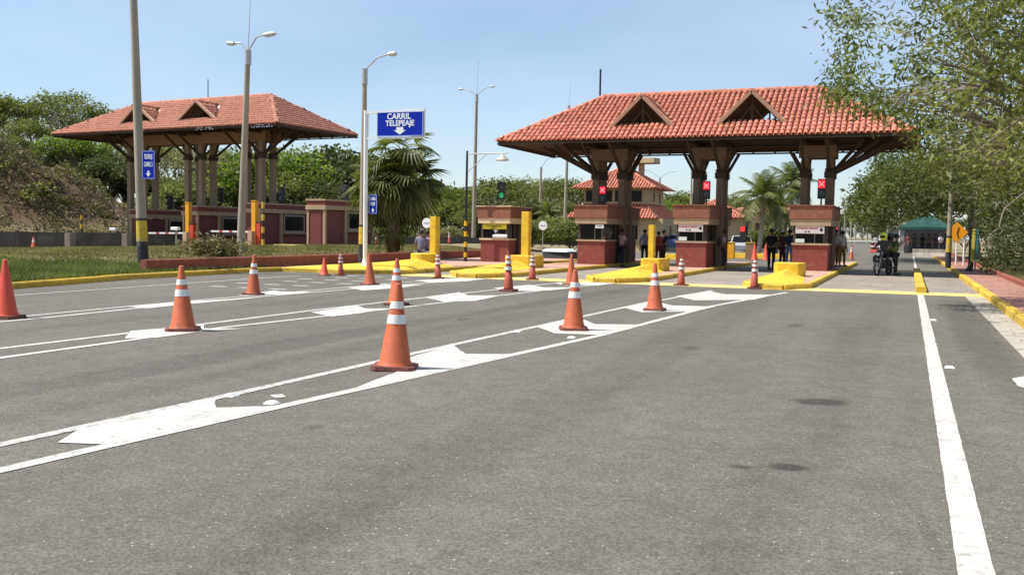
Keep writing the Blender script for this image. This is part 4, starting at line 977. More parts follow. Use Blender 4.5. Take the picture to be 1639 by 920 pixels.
def far_cone(px, py, kind, H_, label, Y, wide=1.):
    x, y, z = atY(px, py, Y); z = max(0, terr(x, y)); t = thing('traffic_cone', label, 'traffic cone', (x, y, z), .2, 'far traffic cones'); t.scale = (wide, wide, H_/.94)
    for nm, (me, m) in CP[kind].items(): link(nm, me, t)
far_cone(54, 403, 'band', .75, 'lone small banded cone on the grass at far left before the grey wall', 42)
far_cone(702, 405, 'band', 1.2, 'tall orange and white delineator right behind the leftmost yellow pillar', 40, .8)
far_cone(1208, 400, 'plain', 1.0, 'pinkish red cone behind the lane between middle and last booth', 58, 1.2)
far_cone(1226, 400, 'plain', 1.0, 'pinkish red cone beside the man in black between the booths', 58, 1.2)
far_cone(1363, 405, 'band', 1.0, 'thin far cone in the open lane right of the last booth', 66, .9)
for px, lab in ((602, 'pale delineator at far left of the fan palm by the grey wall'), (668, 'pale delineator behind the fan palm by the grey wall'), (719, 'pale delineator before the grey wall right of the yellow pillar'),):
    far_cone(px, 392, 'multi', .9, lab, 60, .9)
# ------------------------------------------------------------------ people
SKIN = mat('skin', (.28, .145, .09), .6, .06, 8)
def skinned(name, verts, edges, radii, m, parent, sub=1, root=0):
    me = bpy.data.meshes.new(name); me.from_pydata(verts, edges, []); me.materials.append(m)
    o = bpy.data.objects.new(name, me); COL.objects.link(o); o.parent = parent
    sk = o.modifiers.new('skin', 'SKIN'); sk.use_smooth_shade = True
    for i, v in enumerate(me.skin_vertices[0].data):
        r_ = radii[i]; v.radius = r_ if hasattr(r_, '__len__') else (r_, r_); v.use_root = (i == root)
    if sub: s = o.modifiers.new('sub', 'SUBSURF'); s.levels = sub; s.render_levels = sub
    return o
PCOL = {}
def cloth(c):
    k = 'cloth_%d_%d_%d' % tuple(int(x*100) for x in c)
    return mat(k, c, .85, .12, 6, .1, 40)
def person(label, loc, rz, shirt, trousers, pose='stand', H_=1.70, hair=(.02, .015, .012), cap=None, skin=SKIN, vest=None, bag=None, group='people around the booths', arms='down', helmet=None):
    t = thing('person', label, 'person', loc, rz, group); s = H_/1.70; t.scale = (s, s, s)
    r_ = random.Random(label)
    if pose == 'stand':
        hip = Vector((0, 0, .90)); an = [Vector((-.10, .03, .07)), Vector((.11, -.05, .07))]; kn = [Vector((-.10, -.02, .48)), Vector((.105, -.05, .48))]; lean = Vector((0, -.01, 0))
    elif pose == 'walk':
        hip = Vector((0, 0, .89)); an = [Vector((-.09, .26, .10)), Vector((.10, -.24, .07))]; kn = [Vector((-.09, .06, .48)), Vector((.10, -.18, .50))]; lean = Vector((0, -.04, 0))
    elif pose == 'sit':
        hip = Vector((0, .1, .50)); an = [Vector((-.12, -.38, .07)), Vector((.12, -.36, .07))]; kn = [Vector((-.12, -.36, .50)), Vector((.12, -.34, .50))]; lean = Vector((0, -.10, 0))
    elif pose == 'ride':
        hip = Vector((0, .15, .84)); an = [Vector((-.26, -.05, .32)), Vector((.26, -.05, .32))]; kn = [Vector((-.25, -.28, .70)), Vector((.25, -.28, .70))]; lean = Vector((0, -.16, -.02))
    ch = hip+Vector((0, 0, .42))+lean; nk = ch+Vector((0, 0, .12)); hd = nk+Vector((0, -.015, .13))
    sh = [ch+Vector((-.17, 0, .05)), ch+Vector((.17, 0, .05))]
    el, wr = [], []
    for i, sx in enumerate((-1, 1)):
        if arms == 'down': e = sh[i]+Vector((sx*.06, .03, -.29)); w_ = e+Vector((sx*.0, -.08, -.25))
        elif arms == 'fold' or (arms == 'phone' and i == 1): e = sh[i]+Vector((sx*.07, -.03, -.27)); w_ = e+Vector((-sx*.16, -.20, .10))
        elif arms == 'phone': e = sh[i]+Vector((sx*.06, .02, -.29)); w_ = e+Vector((0, -.07, -.24))
        elif arms == 'bars': e = sh[i]+Vector((sx*.10, -.16, -.22)); w_ = e+Vector((sx*.03, -.22, -.02))
        elif arms == 'up': e = sh[i]+Vector((sx*.16, -.05, -.16)); w_ = e+Vector((sx*.02, -.16, .14))
        el.append(e); wr.append(w_)
    hips = [hip+Vector((-.09, 0, -.04)), hip+Vector((.09, 0, -.04))]
    V = [hip, hip.lerp(ch, .5), ch, nk, nk+Vector((0, -.005, .05)), hd, hd+Vector((0, .005, .09))]
    E_ = [(0, 1), (1, 2), (2, 3), (3, 4), (4, 5), (5, 6)]; Rr = [(.13, .10), (.125, .095), (.15, .10), (.06, .06), (.052, .055), (.075, .095), (.06, .075)]
    for i, sx in enumerate((-1, 1)):
        o = len(V); hand = wr[i]+(wr[i]-el[i]).normalized()*.09
        V += [sh[i], el[i], wr[i], hand]; E_ += [(2, o), (o, o+1), (o+1, o+2), (o+2, o+3)]; Rr += [.062, .042, .028, (.040, .018)]
        # fingers and thumb
        d = (wr[i]-el[i]).normalized(); sd = d.cross(Vector((0, 1, 0))).normalized() if abs(d.y) < .9 else Vector((1, 0, 0))
        for f_, (off, ln) in enumerate(((-.028, .055), (-.010, .068), (.010, .063), (.028, .048))):
            q = len(V); V += [hand+sd*off+d*.03, hand+sd*off*1.15+d*(.03+ln)+Vector((0, -.015, 0))]; E_ += [(o+3, q), (q, q+1)]; Rr += [.010, .008]
        q = len(V); V += [wr[i]+d*.045+Vector((0, -.035, 0)), wr[i]+d*.09+Vector((0, -.05, 0))]; E_ += [(o+2, q), (q, q+1)]; Rr += [.012, .009]
        o = len(V); toe = an[i]+Vector((0, -.16, -.035)); V += [hips[i], kn[i], an[i], toe]; E_ += [(0, o), (o, o+1), (o+1, o+2), (o+2, o+3)]; Rr += [.085, .058, .042, (.04, .03)]
    skinned('body', V, E_, Rr, skin, t)
    # clothing just outside the body
    fat = 1.14
    V2 = [hip+Vector((0, 0, -.04)), hip.lerp(ch, .5), ch, ch+Vector((0, 0, .075))]+[sh[0], sh[0].lerp(el[0], .85), sh[1], sh[1].lerp(el[1], .85)]
    skinned('shirt', V2, [(0, 1), (1, 2), (2, 3), (2, 4), (4, 5), (2, 6), (6, 7)], [(.155, .12), (.148, .115), (.168, .12), (.095, .085), .076, .056, .076, .056], cloth(shirt), t)
    V3 = [hip+Vector((0, 0, .02)), hips[0], kn[0], kn[0].lerp(an[0], .93), hips[1], kn[1], kn[1].lerp(an[1], .93)]
    skinned('trousers', V3, [(0, 1), (1, 2), (2, 3), (0, 4), (4, 5), (5, 6)], [(.145, .115), .10, .073, .06, .10, .073, .06], cloth(trousers), t)
    for i in (0, 1):
        m = MB(); a = an[i]; m.box((a.x, a.y-.07, a.z-.03), (.095, .28, .085), taper=.8); m.build('shoe', mat('shoe_leather', (.03, .028, .027), .6), t, bevel=.025)
    if not helmet:
        m = MB(); m.lathe([(.02, .125), (.07, .11), (.098, .06), (.102, .0), (.085, -.04)], 14, (hd.x, hd.y+.018, hd.z+.03), sy=1.12); m.build('hair', mat('hair_dark', hair, .7), t, smooth=True)
    fc = MB(); fc.box((0, hd.y-.098, hd.z-.005), (.026, .035, .04), taper=.4); fc.build('nose', skin, t)
    ey = MB(); [ey.box((sx*.034, hd.y-.086, hd.z+.02), (.022, .012, .010)) for sx in (-1, 1)]; ey.build('eyes', black, t)
    if cap:
        m = MB(); m.lathe([(.105, 0), (.105, .045), (.07, .10), (.01, .12)], 14, (hd.x, hd.y+.01, hd.z+.055)); m.box((hd.x, hd.y-.14, hd.z+.06), (.14, .12, .012)); m.build('cap', cloth(cap), t, smooth=True)
    if helmet:
        m = MB(); m.lathe([(.085, -.15), (.125, -.10), (.142, 0), (.135, .08), (.10, .14), (.04, .165), (.005, .17)], 18, (hd.x, hd.y+.005, hd.z+.02), sy=1.1); m.build('helmet', mat('helmet_'+str(int(helmet[0]*100)), helmet, .3, .05, 5), t, smooth=True)
        m = MB(); m.box((hd.x, hd.y-.13, hd.z+.01), (.19, .06, .10)); m.build('visor', glass, t, bevel=.03)
    if vest:
        V4 = [hip+Vector((0, 0, .04)), hip.lerp(ch, .5), ch, ch+Vector((0, 0, .07))]
        skinned('vest', V4, [(0, 1), (1, 2), (2, 3)], [(.17, .135), (.165, .13), (.185, .137), (.12, .10)], mat('vest_%d' % int(vest[1]*100), vest, .7, .08, 6), t)
    if bag:
        m = MB(); m.box((0, .17, (hip.z+ch.z)/2+.08), (.28, .16, .40), taper=.85); m.build('backpack', cloth(bag), t, bevel=.05)
    return t
def at_px(px, pyfoot, z=0.):
    x, y = G(px, pyfoot, z); return (x, y, z)
def on(px, Y, z): return (atY(px, 420, Y)[0], Y, z)
person('person in white and pink top standing by the side of the small-notice booth', on(994, 41.3, 0.003), R(150), (.62, .40, .42), (.03, .035, .06), H_=1.68, arms='fold')
person('person in light blue shirt walking between small-notice booth and middle yellow pillar', on(1031, 46, .003), R(20), (.34, .40, .52), (.025, .025, .03), pose='walk')
person('person in a dark top standing just right of the middle yellow pillar', on(1061, 47, .003), R(-30), (.03, .025, .03), (.03, .02, .02))
person('person in an orange-red shirt half hidden behind the middle yellow block', on(1053, 44.5, .143), R(40), (.6, .09, .03), (.30, .05, .03), H_=1.45)
person('person in pale blue shirt close to the left edge of the middle booth', on(1089, 45.5, .003), R(-80), (.36, .40, .60), (.02, .02, .02), H_=1.5)
person('person in a white vest leaning at the shaded side of the middle booth', on(1156, 41.5, .003), R(120), (.42, .38, .36), (.04, .038, .035), bag=(.05, .045, .045), arms='phone')
person('man dressed all in black standing in the lane between the middle and the last booth', on(1234, 42.8, .003), R(170), (.012, .012, .014), (.012, .012, .015), H_=1.78, arms='fold')
person('person in maroon shirt and white cap behind the rightmost yellow block', on(1251, 44, .143), R(60), (.17, .03, .045), (.14, .03, .04), cap=(.7, .7, .68), H_=1.58, arms='fold')
person('person in dark blue top and light jeans left of the last booth', on(1263, 43.4, .143), R(190), (.03, .035, .08), (.25, .33, .50), H_=1.62, arms='fold')
person('person in dark navy leaning against the left wall of the last booth', on(1271, 44.5, .143), R(215), (.02, .02, .035), (.05, .06, .12), H_=1.68)
person('person in white top and brown trousers behind the right side of the last booth', on(1337, 45.2, .15), R(-30), (.6, .58, .55), (.20, .11, .03), H_=1.66)
person('person in black vest and light shirt at the tip of the last island', on(1347, 45.8, .15), R(40), (.55, .53, .5), (.25, .15, .03), bag=(.02, .02, .02), H_=1.60)
def seated_at(px, Y): x = atY(px, 400, Y)[0]; return x
person('seated person in grey shirt behind the leftmost yellow block', (seated_at(674, 35.5), 35.5, .145), R(-150), (.16, .17, .24), (.06, .06, .08), pose='sit', H_=1.75, arms='fold')
person('seated person in purple-grey top next to the leftmost yellow pillar', (seated_at(684, 35.8), 35.8, .145), R(160), (.22, .16, .26), (.05, .05, .06), pose='sit', H_=1.72, arms='fold')
bn = MB(); xa, xb = seated_at(668, 35.65), seated_at(688, 35.65); bn.bb(xa, xb+.3, 35.35, 35.8, .145, .62); tag(bn.build('bench', conc, bevel=.02), 'low concrete bench under the two seated people by the yellow pillar', 'bench')
# far people and people under the tent
tl = [(1401, 100, (.5, .5, .5), 'far person in grey by the red barriers, leftmost of the far group'), (1411, 95, (.75, .75, .73), 'far person in white, second of the far group beyond the motorcycle'), (1417, 90, (.7, .7, .78), 'far person in pale clothes closest to the motorcycle rider')]
for px, D, c, lab in tl:
    b_ = atD(px, 395, D); person(lab, (b_[0], b_[1], .003), R(10), c, (.5, .5, .5) if c[0] > .6 else (.1, .1, .1), group='far people beyond the motorcycle')
for i, (px, D, c, lab) in enumerate(((1452, 82, (.16, .03, .04), 'person in dark red at the left corner of the green tent'), (1463, 84, (.05, .05, .06), 'person in black second from left under the green tent'), (1476, 85, (.03, .03, .05), 'person in black near the middle of the green tent'), (1486, 84, (.18, .17, .14), 'person in olive right of the middle under the green tent'), (1497, 83, (.04, .04, .09), 'person in dark blue under the right half of the green tent'), (1505, 81, (.65, .66, .72), 'person in white at the right side of the green tent'), (1513, 84, (.03, .04, .10), 'person in navy at the right corner of the green tent'))):
    b_ = atD(px, 398, D); person(lab, (b_[0], b_[1], .15), R(20*i-60), c, (.04, .04, .06), group='people under the green tent', arms='fold' if i % 2 else 'down')

# ------------------------------------------------------------------ motorcycle with its riders
def motorcycle(label, loc, rz):
    t = thing('motorcycle', label, 'motorcycle', loc, rz)
    for y, nm in ((-.68, 'front_wheel'), (.62, 'rear_wheel')):
        m = MB(); M = Matrix.Translation((0, y, .30)) @ Matrix.Rotation(R(90), 4, 'Y')
        prof = [(.30+.05*math.cos(a), .05*math.sin(a)) for a in [k*math.pi/4 for k in range(8)]]; n = 28; o = len(m.v)
        for k in range(n):
            for (rr, zz) in prof: a = 2*math.pi*k/n; m.v.append(tuple(M @ Vector((rr*math.cos(a)*.9, rr*math.sin(a)*.9, zz))))
        for k in range(n):
            for j in range(8): m.f.append((k*8+j, k*8+(j+1) % 8, ((k+1) % n)*8+(j+1) % 8, ((k+1) % n)*8+j)); m.m.append(0)
        wl = m.build(nm, black, t, smooth=True)
        m = MB(); m.lathe([(.05, -.05), (.05, .05)], 12, M=M)
        for k in range(5):
            a = 2*math.pi*k/5; m.bar(M @ Vector((0, 0, 0)), M @ Vector((.25*math.cos(a), .25*math.sin(a), 0)), .03, .03)
        m.build('rim', grey_metal, wl)
    m = MB()
    for s in (-1, 1): m.tube([(s*.07, -.68, .30), (s*.08, -.55, .62), (s*.09, -.44, .95)], .024, 8)
    m.build('fork', grey_metal, t)
    m = MB(); m.tube([(-.36, -.30, 1.03), (-.22, -.40, 1.04), (0, -.44, 1.0), (.22, -.40, 1.04), (.36, -.30, 1.03)], .016, 8); m.build('handlebar', black, t)
    for s in (-1, 1): m = MB(); m.tube([(s*.24, -.38, 1.04), (s*.28, -.40, 1.20)], .008, 6); m.box((s*.30, -.40, 1.22), (.13, .03, .08)); m.build('mirror', black, t)
    m = MB(); m.box((0, -.18, .80), (.26, .50, .26), taper=.7); m.build('fuel_tank', mat('moto_paint', (.02, .02, .025), .25), t, bevel=.05)
    m = MB(); m.box((0, .35, .80), (.25, .72, .12), taper=.85); m.build('seat', black, t, bevel=.04)
    m = MB(); m.box((0, -.05, .45), (.26, .42, .34)); m.tube([(.10, -.2, .35), (.16, .1, .24), (.18, .75, .30)], .04, 8); m.bar((0, .0, .6), (0, .62, .30), .07, .06); m.build('engine', mat('engine_metal', (.10, .10, .105), .4, metal=.6), t)
    m = MB(); m.box((0, -.56, .86), (.24, .16, .28), taper=.7); m.build('front_fairing', mat('moto_paint', (.02, .02, .025), .25), t, bevel=.05)
    m = MB(); M = Matrix.Translation((0, -.645, .84)) @ Matrix.Rotation(R(90), 4, 'X'); m.lathe([(.075, -.01), (.07, .02)], 16, M=M); m.build('headlight', mat('headlight_glass', (.6, .6, .58), .15), t)
    m = MB(); m.box((0, -.68, .665), (.13, .42, .03)); m.build('front_mudguard', mat('moto_paint', (.02, .02, .025), .25), t, bevel=.01)
    m = MB(); m.tube([(.05, -.05, .3), (-.28, .0, .02)], .015, 6); m.build('side_stand', grey_metal, t)
    return t
mx_, my_ = G(1413, 441)
motorcycle('black motorcycle carrying two riders, stopped in the lane right of the last booth', (mx_, my_+.2, .008), R(-18))
HV = (.42, .55, .03)
def mloc(dx, dy): a = R(-18); return (mx_+dx*math.cos(a)-dy*math.sin(a), my_+.2+dx*math.sin(a)+dy*math.cos(a), .008)
person('motorcycle rider in front with bright yellow-green helmet and dark jacket', mloc(0, -.05), R(-18), (.05, .055, .06), (.02, .02, .025), pose='ride', helmet=(.62, .72, .06), arms='bars', group='riders of the motorcycle', H_=1.72)
person('rear rider in green vest sitting behind the yellow-helmeted one', mloc(.10, .42), R(-18), (.04, .05, .03), (.018, .02, .03), pose='ride', helmet=(.03, .03, .035), vest=(.10, .22, .03), arms='bars', group='riders of the motorcycle', H_=1.70)
x_, y_ = G(1432, 441); person('person in green vest standing at the rear of the motorcycle on its right side', (x_, y_+.5, .008), R(100), (.09, .17, .03), (.02, .02, .03), vest=(.12, .25, .03), arms='up', H_=1.62, group=None)

# ------------------------------------------------------------------ green tent, barrier blocks, far street things
c0 = atD(1480, 398, 84)
t = thing('canopy_tent', 'green pyramid canopy tent over a group of people beyond the motorcycle', 'tent', (c0[0], c0[1], .1), 0)
green = mat('tent_green', (.005, .050, .036), .6, .2, 5, dirt=(.02, .12, .085), dscale=5, dthr=.56)
m = MB(); hw = 2.15; e = 2.35; ap = 3.75; n = 6
vs = [(0, 0, ap)]; ring = []
for k in range(4*n):
    s_, f_ = divmod(k, n); f_ = f_/n; A = [(-hw, -hw), (hw, -hw), (hw, hw), (-hw, hw)]; a, b_ = A[s_], A[(s_+1) % 4]; x, y = a[0]+(b_[0]-a[0])*f_, a[1]+(b_[1]-a[1])*f_; ring.append((x, y))
N_ = len(ring)
for rr, zf in ((.35, .58), (.7, .24), (1, 0)): vs += [(x*rr, y*rr, e+(ap-e)*zf-.03*math.sin(k*1.7)) for k, (x, y) in enumerate(ring)]
vs += [(x*1.01, y*1.01, e-.24+.03*math.sin(k*2.3)) for k, (x, y) in enumerate(ring)]
fs = [(0, 1+k, 1+(k+1) % N_) for k in range(N_)]
for l in range(3): fs += [(1+l*N_+k, 1+(l+1)*N_+k, 1+(l+1)*N_+(k+1) % N_, 1+l*N_+(k+1) % N_) for k in range(N_)]
m.add(vs, fs); m.build('fabric', green, t)
for x, y in ((-hw, -hw), (hw, -hw), (hw, hw), (-hw, hw)): m = MB(); m.tube([(x*.97, y*.97, 0), (x*.97, y*.97, e)], .035, 8); m.build('leg', white_metal, t)
m = MB(); m.bb(-1.7, 1.9, hw+.5, hw+.6, 0, 2.2); m.build('back_cloth', mat('dark_cloth', (.03, .03, .035), .9), t)
def barrier_block(label, px, py, D, L, c=None):
    b_ = atD(px, py, D); t = thing('concrete_barrier', label, 'concrete barrier', (b_[0], b_[1], .05), 0, None)
    m = MB(); m.add([(-L/2, -.28, 0), (L/2, -.28, 0), (L/2, -.1, .35), (L/2, -.08, .62), (-L/2, -.08, .62), (-L/2, -.1, .35), (-L/2, .28, 0), (L/2, .28, 0), (L/2, .1, .35), (L/2, .08, .62), (-L/2, .08, .62), (-L/2, .1, .35)],
        [(0, 1, 2, 5), (5, 2, 3, 4), (7, 6, 11, 8), (8, 11, 10, 9), (4, 3, 9, 10), (0, 5, 11, 6), (5, 4, 10, 11), (1, 7, 8, 2), (2, 8, 9, 3)]); m.build('block', c or gutter, t)
barrier_block('long pale concrete barrier in front of the green tent', 1490, 409, 72, 2.6)
for i, (px, D, cc, lab) in enumerate(((1400, 92, (.6, .12, .1), 'red plastic road barrier beyond the motorcycle'), (1413, 88, (.8, .8, .8), 'white plastic road barrier beyond the motorcycle'))):
    b_ = atD(px, 402, D); t = thing('plastic_barrier', lab, 'road barrier', (b_[0], b_[1], .003), 0, None)
    m = MB(); m.box((0, 0, .45), (1.0, .4, .9), taper=.5); m.build('shell', mat('plastic_%d' % i, cc, .5), t, bevel=.05); m = MB(); m.box((0, -.17, .6), (.7, .04, .12)); m.build('stripe', sign_white, t)
# white chain / bar across the far lanes
m = MB(); a = atD(1352, 386, 95); b_ = atD(1408, 387, 95); m.tube([a, b_], .05, 6); tag(m.build('boom', white_metal), 'white boom across the far lane left of the motorcycle', 'barrier arm')

# ------------------------------------------------------------------ low grey wall at the back left
def backwall(label, pa, pb, Da, Db, zt, zb):
    a = atD(*pa, Da); b_ = atD(*pb, Db); t = thing('boundary_wall', label, 'wall', (0, 0, 0)); dk = mat('grey_wall', (.085, .078, .07), .9, .3, 1.2, .2, 10, dirt=(.16, .15, .13), dscale=1, dthr=.56)
    A = Vector((a[0], a[1], 0)); B = Vector((b_[0], b_[1], 0)); n = int((B-A).length/2.6)
    for i in range(n):
        p = A.lerp(B, i/n); q = A.lerp(B, (i+1)/n); mid = (p+q)/2; d = (q-p); L = d.length; ang = math.atan2(d.y, d.x)
        o = MB(); o.box((0, 0, (zt+zb)/2), (L-.04, .16, zt-zb)); w_ = o.build('wall_panel', dk, t, loc=(mid.x, mid.y, 0)); w_.rotation_euler.z = ang
        o = MB(); o.box((0, 0, (zt+zb)/2+.04), (.24, .24, zt-zb+.12)); w_ = o.build('pier', dk, t, loc=(p.x, p.y, 0)); w_.rotation_euler.z = ang
    return t
backwall('long low dark grey boundary wall behind the left plaza below the bank', (-60, 397), (330, 397), 56, 65, 1.0, -.6)
backwall('dark grey boundary wall running behind the fan palm to the booth with yellow notice', (330, 397), (930, 397), 65.3, 76, .98, -.4)
for px, py, D, lab in ((112, 372, 54, 'short pale wall pier before the grey wall at far left'), (203, 370, 56, 'short pale wall pier by the leftmost maroon booth')):
    b_ = atD(px, py, D); g = terr(b_[0], b_[1]); o = MB(); o.box((0, 0, (1.0-g)/2), (.42, .4, 1.0-g)); tag(o.build('pier', mat('pier_plaster', (.17, .145, .115), .9, .15, 3), None, loc=(b_[0], b_[1], g), bevel=.02), lab, 'pier')
m = MB(); a = atD(130, 398, 56); b_ = atD(210, 399, 56); m.bar((a[0], a[1], terr(a[0], a[1])+.06), (b_[0], b_[1], terr(b_[0], b_[1])+.06), .3, .14); tag(m.build('kerb', gutter), 'pale low kerb line in front of the leftmost maroon booth', 'kerb')
b_ = atD(463, 396, 50); m = MB(); m.prism([(b_[0]-.9, b_[1]-.3), (b_[0]+.6, b_[1]-.3), (b_[0]+.7, b_[1]+.4), (b_[0]-.8, b_[1]+.4)], .3, .62, inset=.1); tag(m.build('kerb_nose', mat('pale_yellow', (.72, .55, .18), .7)), 'low pale yellow kerb nose between the last two maroon booths', 'kerb')
b_ = atD(675, 393, 62); m = MB(); m.prism([(b_[0]-2.2, b_[1]-.6), (b_[0]+1.2, b_[1]-.8), (b_[0]+1.4, b_[1]+.6), (b_[0]-1.8, b_[1]+.9)], .0, .42, inset=.12); tag(m.build('kerb_nose', mat('pale_yellow', (.72, .55, .18), .7)), 'pale yellow far island nose behind the fan palm trunk', 'kerb')
# black signal boxes on the roofs of the left plaza
for px, py, Y, lab in ((273, 324, 53, 'black signal box over the leftmost maroon booth'), (354, 312, 52, 'black signal box over the second maroon booth, round plate beside it'), (451, 312, 50.5, 'black signal box over the third maroon booth'), (552, 309, 49, 'black signal box above the freestanding maroon booth')):
    x, y, z = atY(px, py, Y); t = thing('signal_box', lab, 'signal', (x, y, z-.95), 0, None)
    m = MB(); m.tube([(0, 0, 0), (0, 0, .5)], .04, 8); m.build('post', black, t); m = MB(); m.box((0, 0, .95), (.42, .22, .95)); m.build('housing', black, t, bevel=.03)
    for zz in (1.17, .74): m = MB(); M = Matrix.Translation((0, -.11, zz)) @ Matrix.Rotation(R(90), 4, 'X'); m.lathe([(.14, 0), (.13, .05)], 14, M=M); m.build('lens', mat('dark_lens', (.03, .04, .04), .25), t)
# second lane signal behind, red, between middle and last booth, and right of last
def backlight(lab, px, py, D):
    x, y, z = atD(px, py, D); t = thing('lane_signal', lab, 'signal', (x, y, .0))
    m = MB(); m.tube([(.25, 0, 0), (.25, 0, z+.5)], .06, 8); m.build('post', black, t); m = MB(); m.box((0, 0, z-.2), (.34, .2, .9)); m.build('housing', black, t, bevel=.02)
    m = MB(); m.box((0, -.11, z+.05), (.26, .02, .30)); m.build('lit_panel', mat('led_red_far', (.8, .03, .03), .4, emit=.8), t)
backlight('far red lane signal on a black post between the middle booth and the palms', 1189, 368, 60)
backlight('red signal peeping out right of the last booth', 1337, 371, 52)
b_ = atD(1192, 400, 60)
for dx, lab in ((-.9, 'yellow cabinet left of the far red signal post'), (.35, 'brown and yellow cabinet at the foot of the far red signal')):
    t = thing('cabinet', lab, 'cabinet', (b_[0]+dx, b_[1], 0)); m = MB(); m.box((0, 0, .5), (.55, .4, 1.0)); m.build('box', orange_yellow if dx < 0 else beam_m, t, bevel=.03); m = MB(); m.box((0, 0, 1.03), (.6, .45, .05)); m.build('lid', yellow, t)
# raised far islands seen behind
for px, py, D, L, lab in ((1215, 403, 62, 6, 'far yellow kerbed island behind the palms'), (1085, 402, 56, 2, 'yellow far block left of the middle booth')):
    a = atD(px, py, D); m = MB(); m.prism([(a[0]-L/2, a[1]-.4), (a[0]+L/2, a[1]-.4), (a[0]+L/2, a[1]+1.0), (a[0]-L/2, a[1]+1)], .0, .3, inset=.06); tag(m.build('kerb_island', yellow), lab, 'kerb')
a = atD(895, 410, 52); m = MB(); m.prism([(a[0]-.8, a[1]-.5), (a[0]+.8, a[1]-.5), (a[0]+.9, a[1]+.6), (a[0]-.7, a[1]+.6)], .0, .42, inset=.05); tag(m.build('plinth', mat('dark_plinth', (.07, .065, .06), .9)), 'dark plinth on the ground left of the small-notice booth', 'plinth')
m = MB(); m.prism([(a[0]-.9, a[1]-.5), (a[0]+.7, a[1]-.6), (a[0]+.9, a[1]+.5), (a[0]-.6, a[1]+.6)], .425, .60, inset=.25); tag(m.build('white_sack', white_metal, bevel=.04), 'white sheet lying on the dark plinth left of the small-notice booth', 'sheet')

# ------------------------------------------------------------------ control building with red roofs, house behind
def small_hip(root, x0, x1, y0, y1, ze, rise, tm, name='roof', hips=True):
    D = y1-y0; W = x1-x0; h = min(D, W)/2; rf = thing(name, None, None); rf.parent = root; Ls = math.hypot(h, rise); cs = h/Ls
    if W >= D: a = (x0+h, (y0+y1)/2, ze+rise); b_ = (x1-h, (y0+y1)/2, ze+rise)
    else: a = ((x0+x1)/2, y0+h, ze+rise); b_ = ((x0+x1)/2, y1-h, ze+rise)
    c = [(x0, y0, ze), (x1, y0, ze), (x1, y1, ze), (x0, y1, ze)]
    m = MB()
    if W >= D: m.add(c+[a, b_], [(0, 1, 5, 4), (1, 2, 5), (2, 3, 4, 5), (3, 0, 4), (0, 3, 2, 1)])
    else: m.add(c+[a, b_], [(0, 1, 4), (1, 2, 5, 4), (2, 3, 5), (3, 0, 4, 5), (0, 3, 2, 1)])
    m.build('roof_deck', tm, rf); Ms = []
    for O, U, Vv, w_ in (((x0, y0, ze), (1, 0, 0), (0, h, rise), W), ((x1, y0, ze), (0, 1, 0), (-h, 0, rise), D), ((x0, y1, ze), (0, -1, 0), (h, 0, rise), D)):
        Ms += [M for r_ in tiles_on(O, U, Vv, w_, Ls, lambda v: v*cs, lambda v, w_=w_: w_-v*cs, None, 5, pu=.27) for M in r_]
    merged_tiles('roof_tiles', Ms, tm, rf)
    up = Vector((0, 0, .04))
    ends = [a, b_, b_, a] if W >= D else [a, a, b_, b_]
    for p, q in zip(c, ends): barrels('hip_caps', Vector(p)+up, Vector(q)+up, tm, rf, .12)
    if (Vector(a)-Vector(b_)).length > .5: barrels('ridge_caps', Vector(a)+up, Vector(b_)+up, tm, rf, .12)
    return rf
bl_c = mat('building_cream', (.46, .34, .20), .85, .1, 1.5); bl_red = mat('building_red', (.25, .07, .05), .8, .12, 2)
t = thing('control_building', 'two-storey cream control building with red tiled hip roof behind the small-notice booth', 'building', (0, 0, 0))
BY = 78
ex0, ex1 = atY(917, 301, BY)[0], atY(1048, 301, BY)[0]; eav = atY(985, 301, BY)[2]
bx0, bx1 = ex0+.75, ex1-.75; dp = 7.0
skz = atY(985, 349, BY)[2]; wz = atY(985, 328, BY)[2]
m = MB(); m.bb(bx0, bx1, BY+.8, BY+dp-.8, 0, eav); m.build('wall', bl_c, t)
m = MB(); m.bb(bx0-.02, bx1+.02, BY+.78, BY+dp-.78, wz-.7, wz+.1); m.build('parapet_band', bl_red, t)
m = MB(); m.bb(bx0-.15, bx1+.15, BY+.65, BY+dp-.65, wz+.12, wz+.26); m.build('ledge', bl_c, t)
nw = 4
for i in range(nw):
    xa = bx0+.25+(bx1-bx0-.5)*i/nw; xb = xa+(bx1-bx0-.5)/nw-.35
    m = MB(); m.bb(xa-.06, xb+.06, BY+.74, BY+.82, wz+.30, eav-.18); w_ = m.build('window', mat('window_brown', (.10, .06, .04), .6), t)
    m = MB(); m.bb(xa, xb, BY+.72, BY+.735, wz+.36, eav-.24); m.build('pane', glass, w_)
for yy in (BY+2.6, BY+4.6):
    m = MB(); m.bb(bx1-.02, bx1+.03, yy, yy+.45, wz-.1, eav-.3); m.build('side_window', maroon, t)
small_hip(t, ex0, ex1, BY, BY+dp, eav, 2.0, tile)
sx0, sx1 = atY(908, 349, BY)[0], atY(1050, 349, BY)[0]
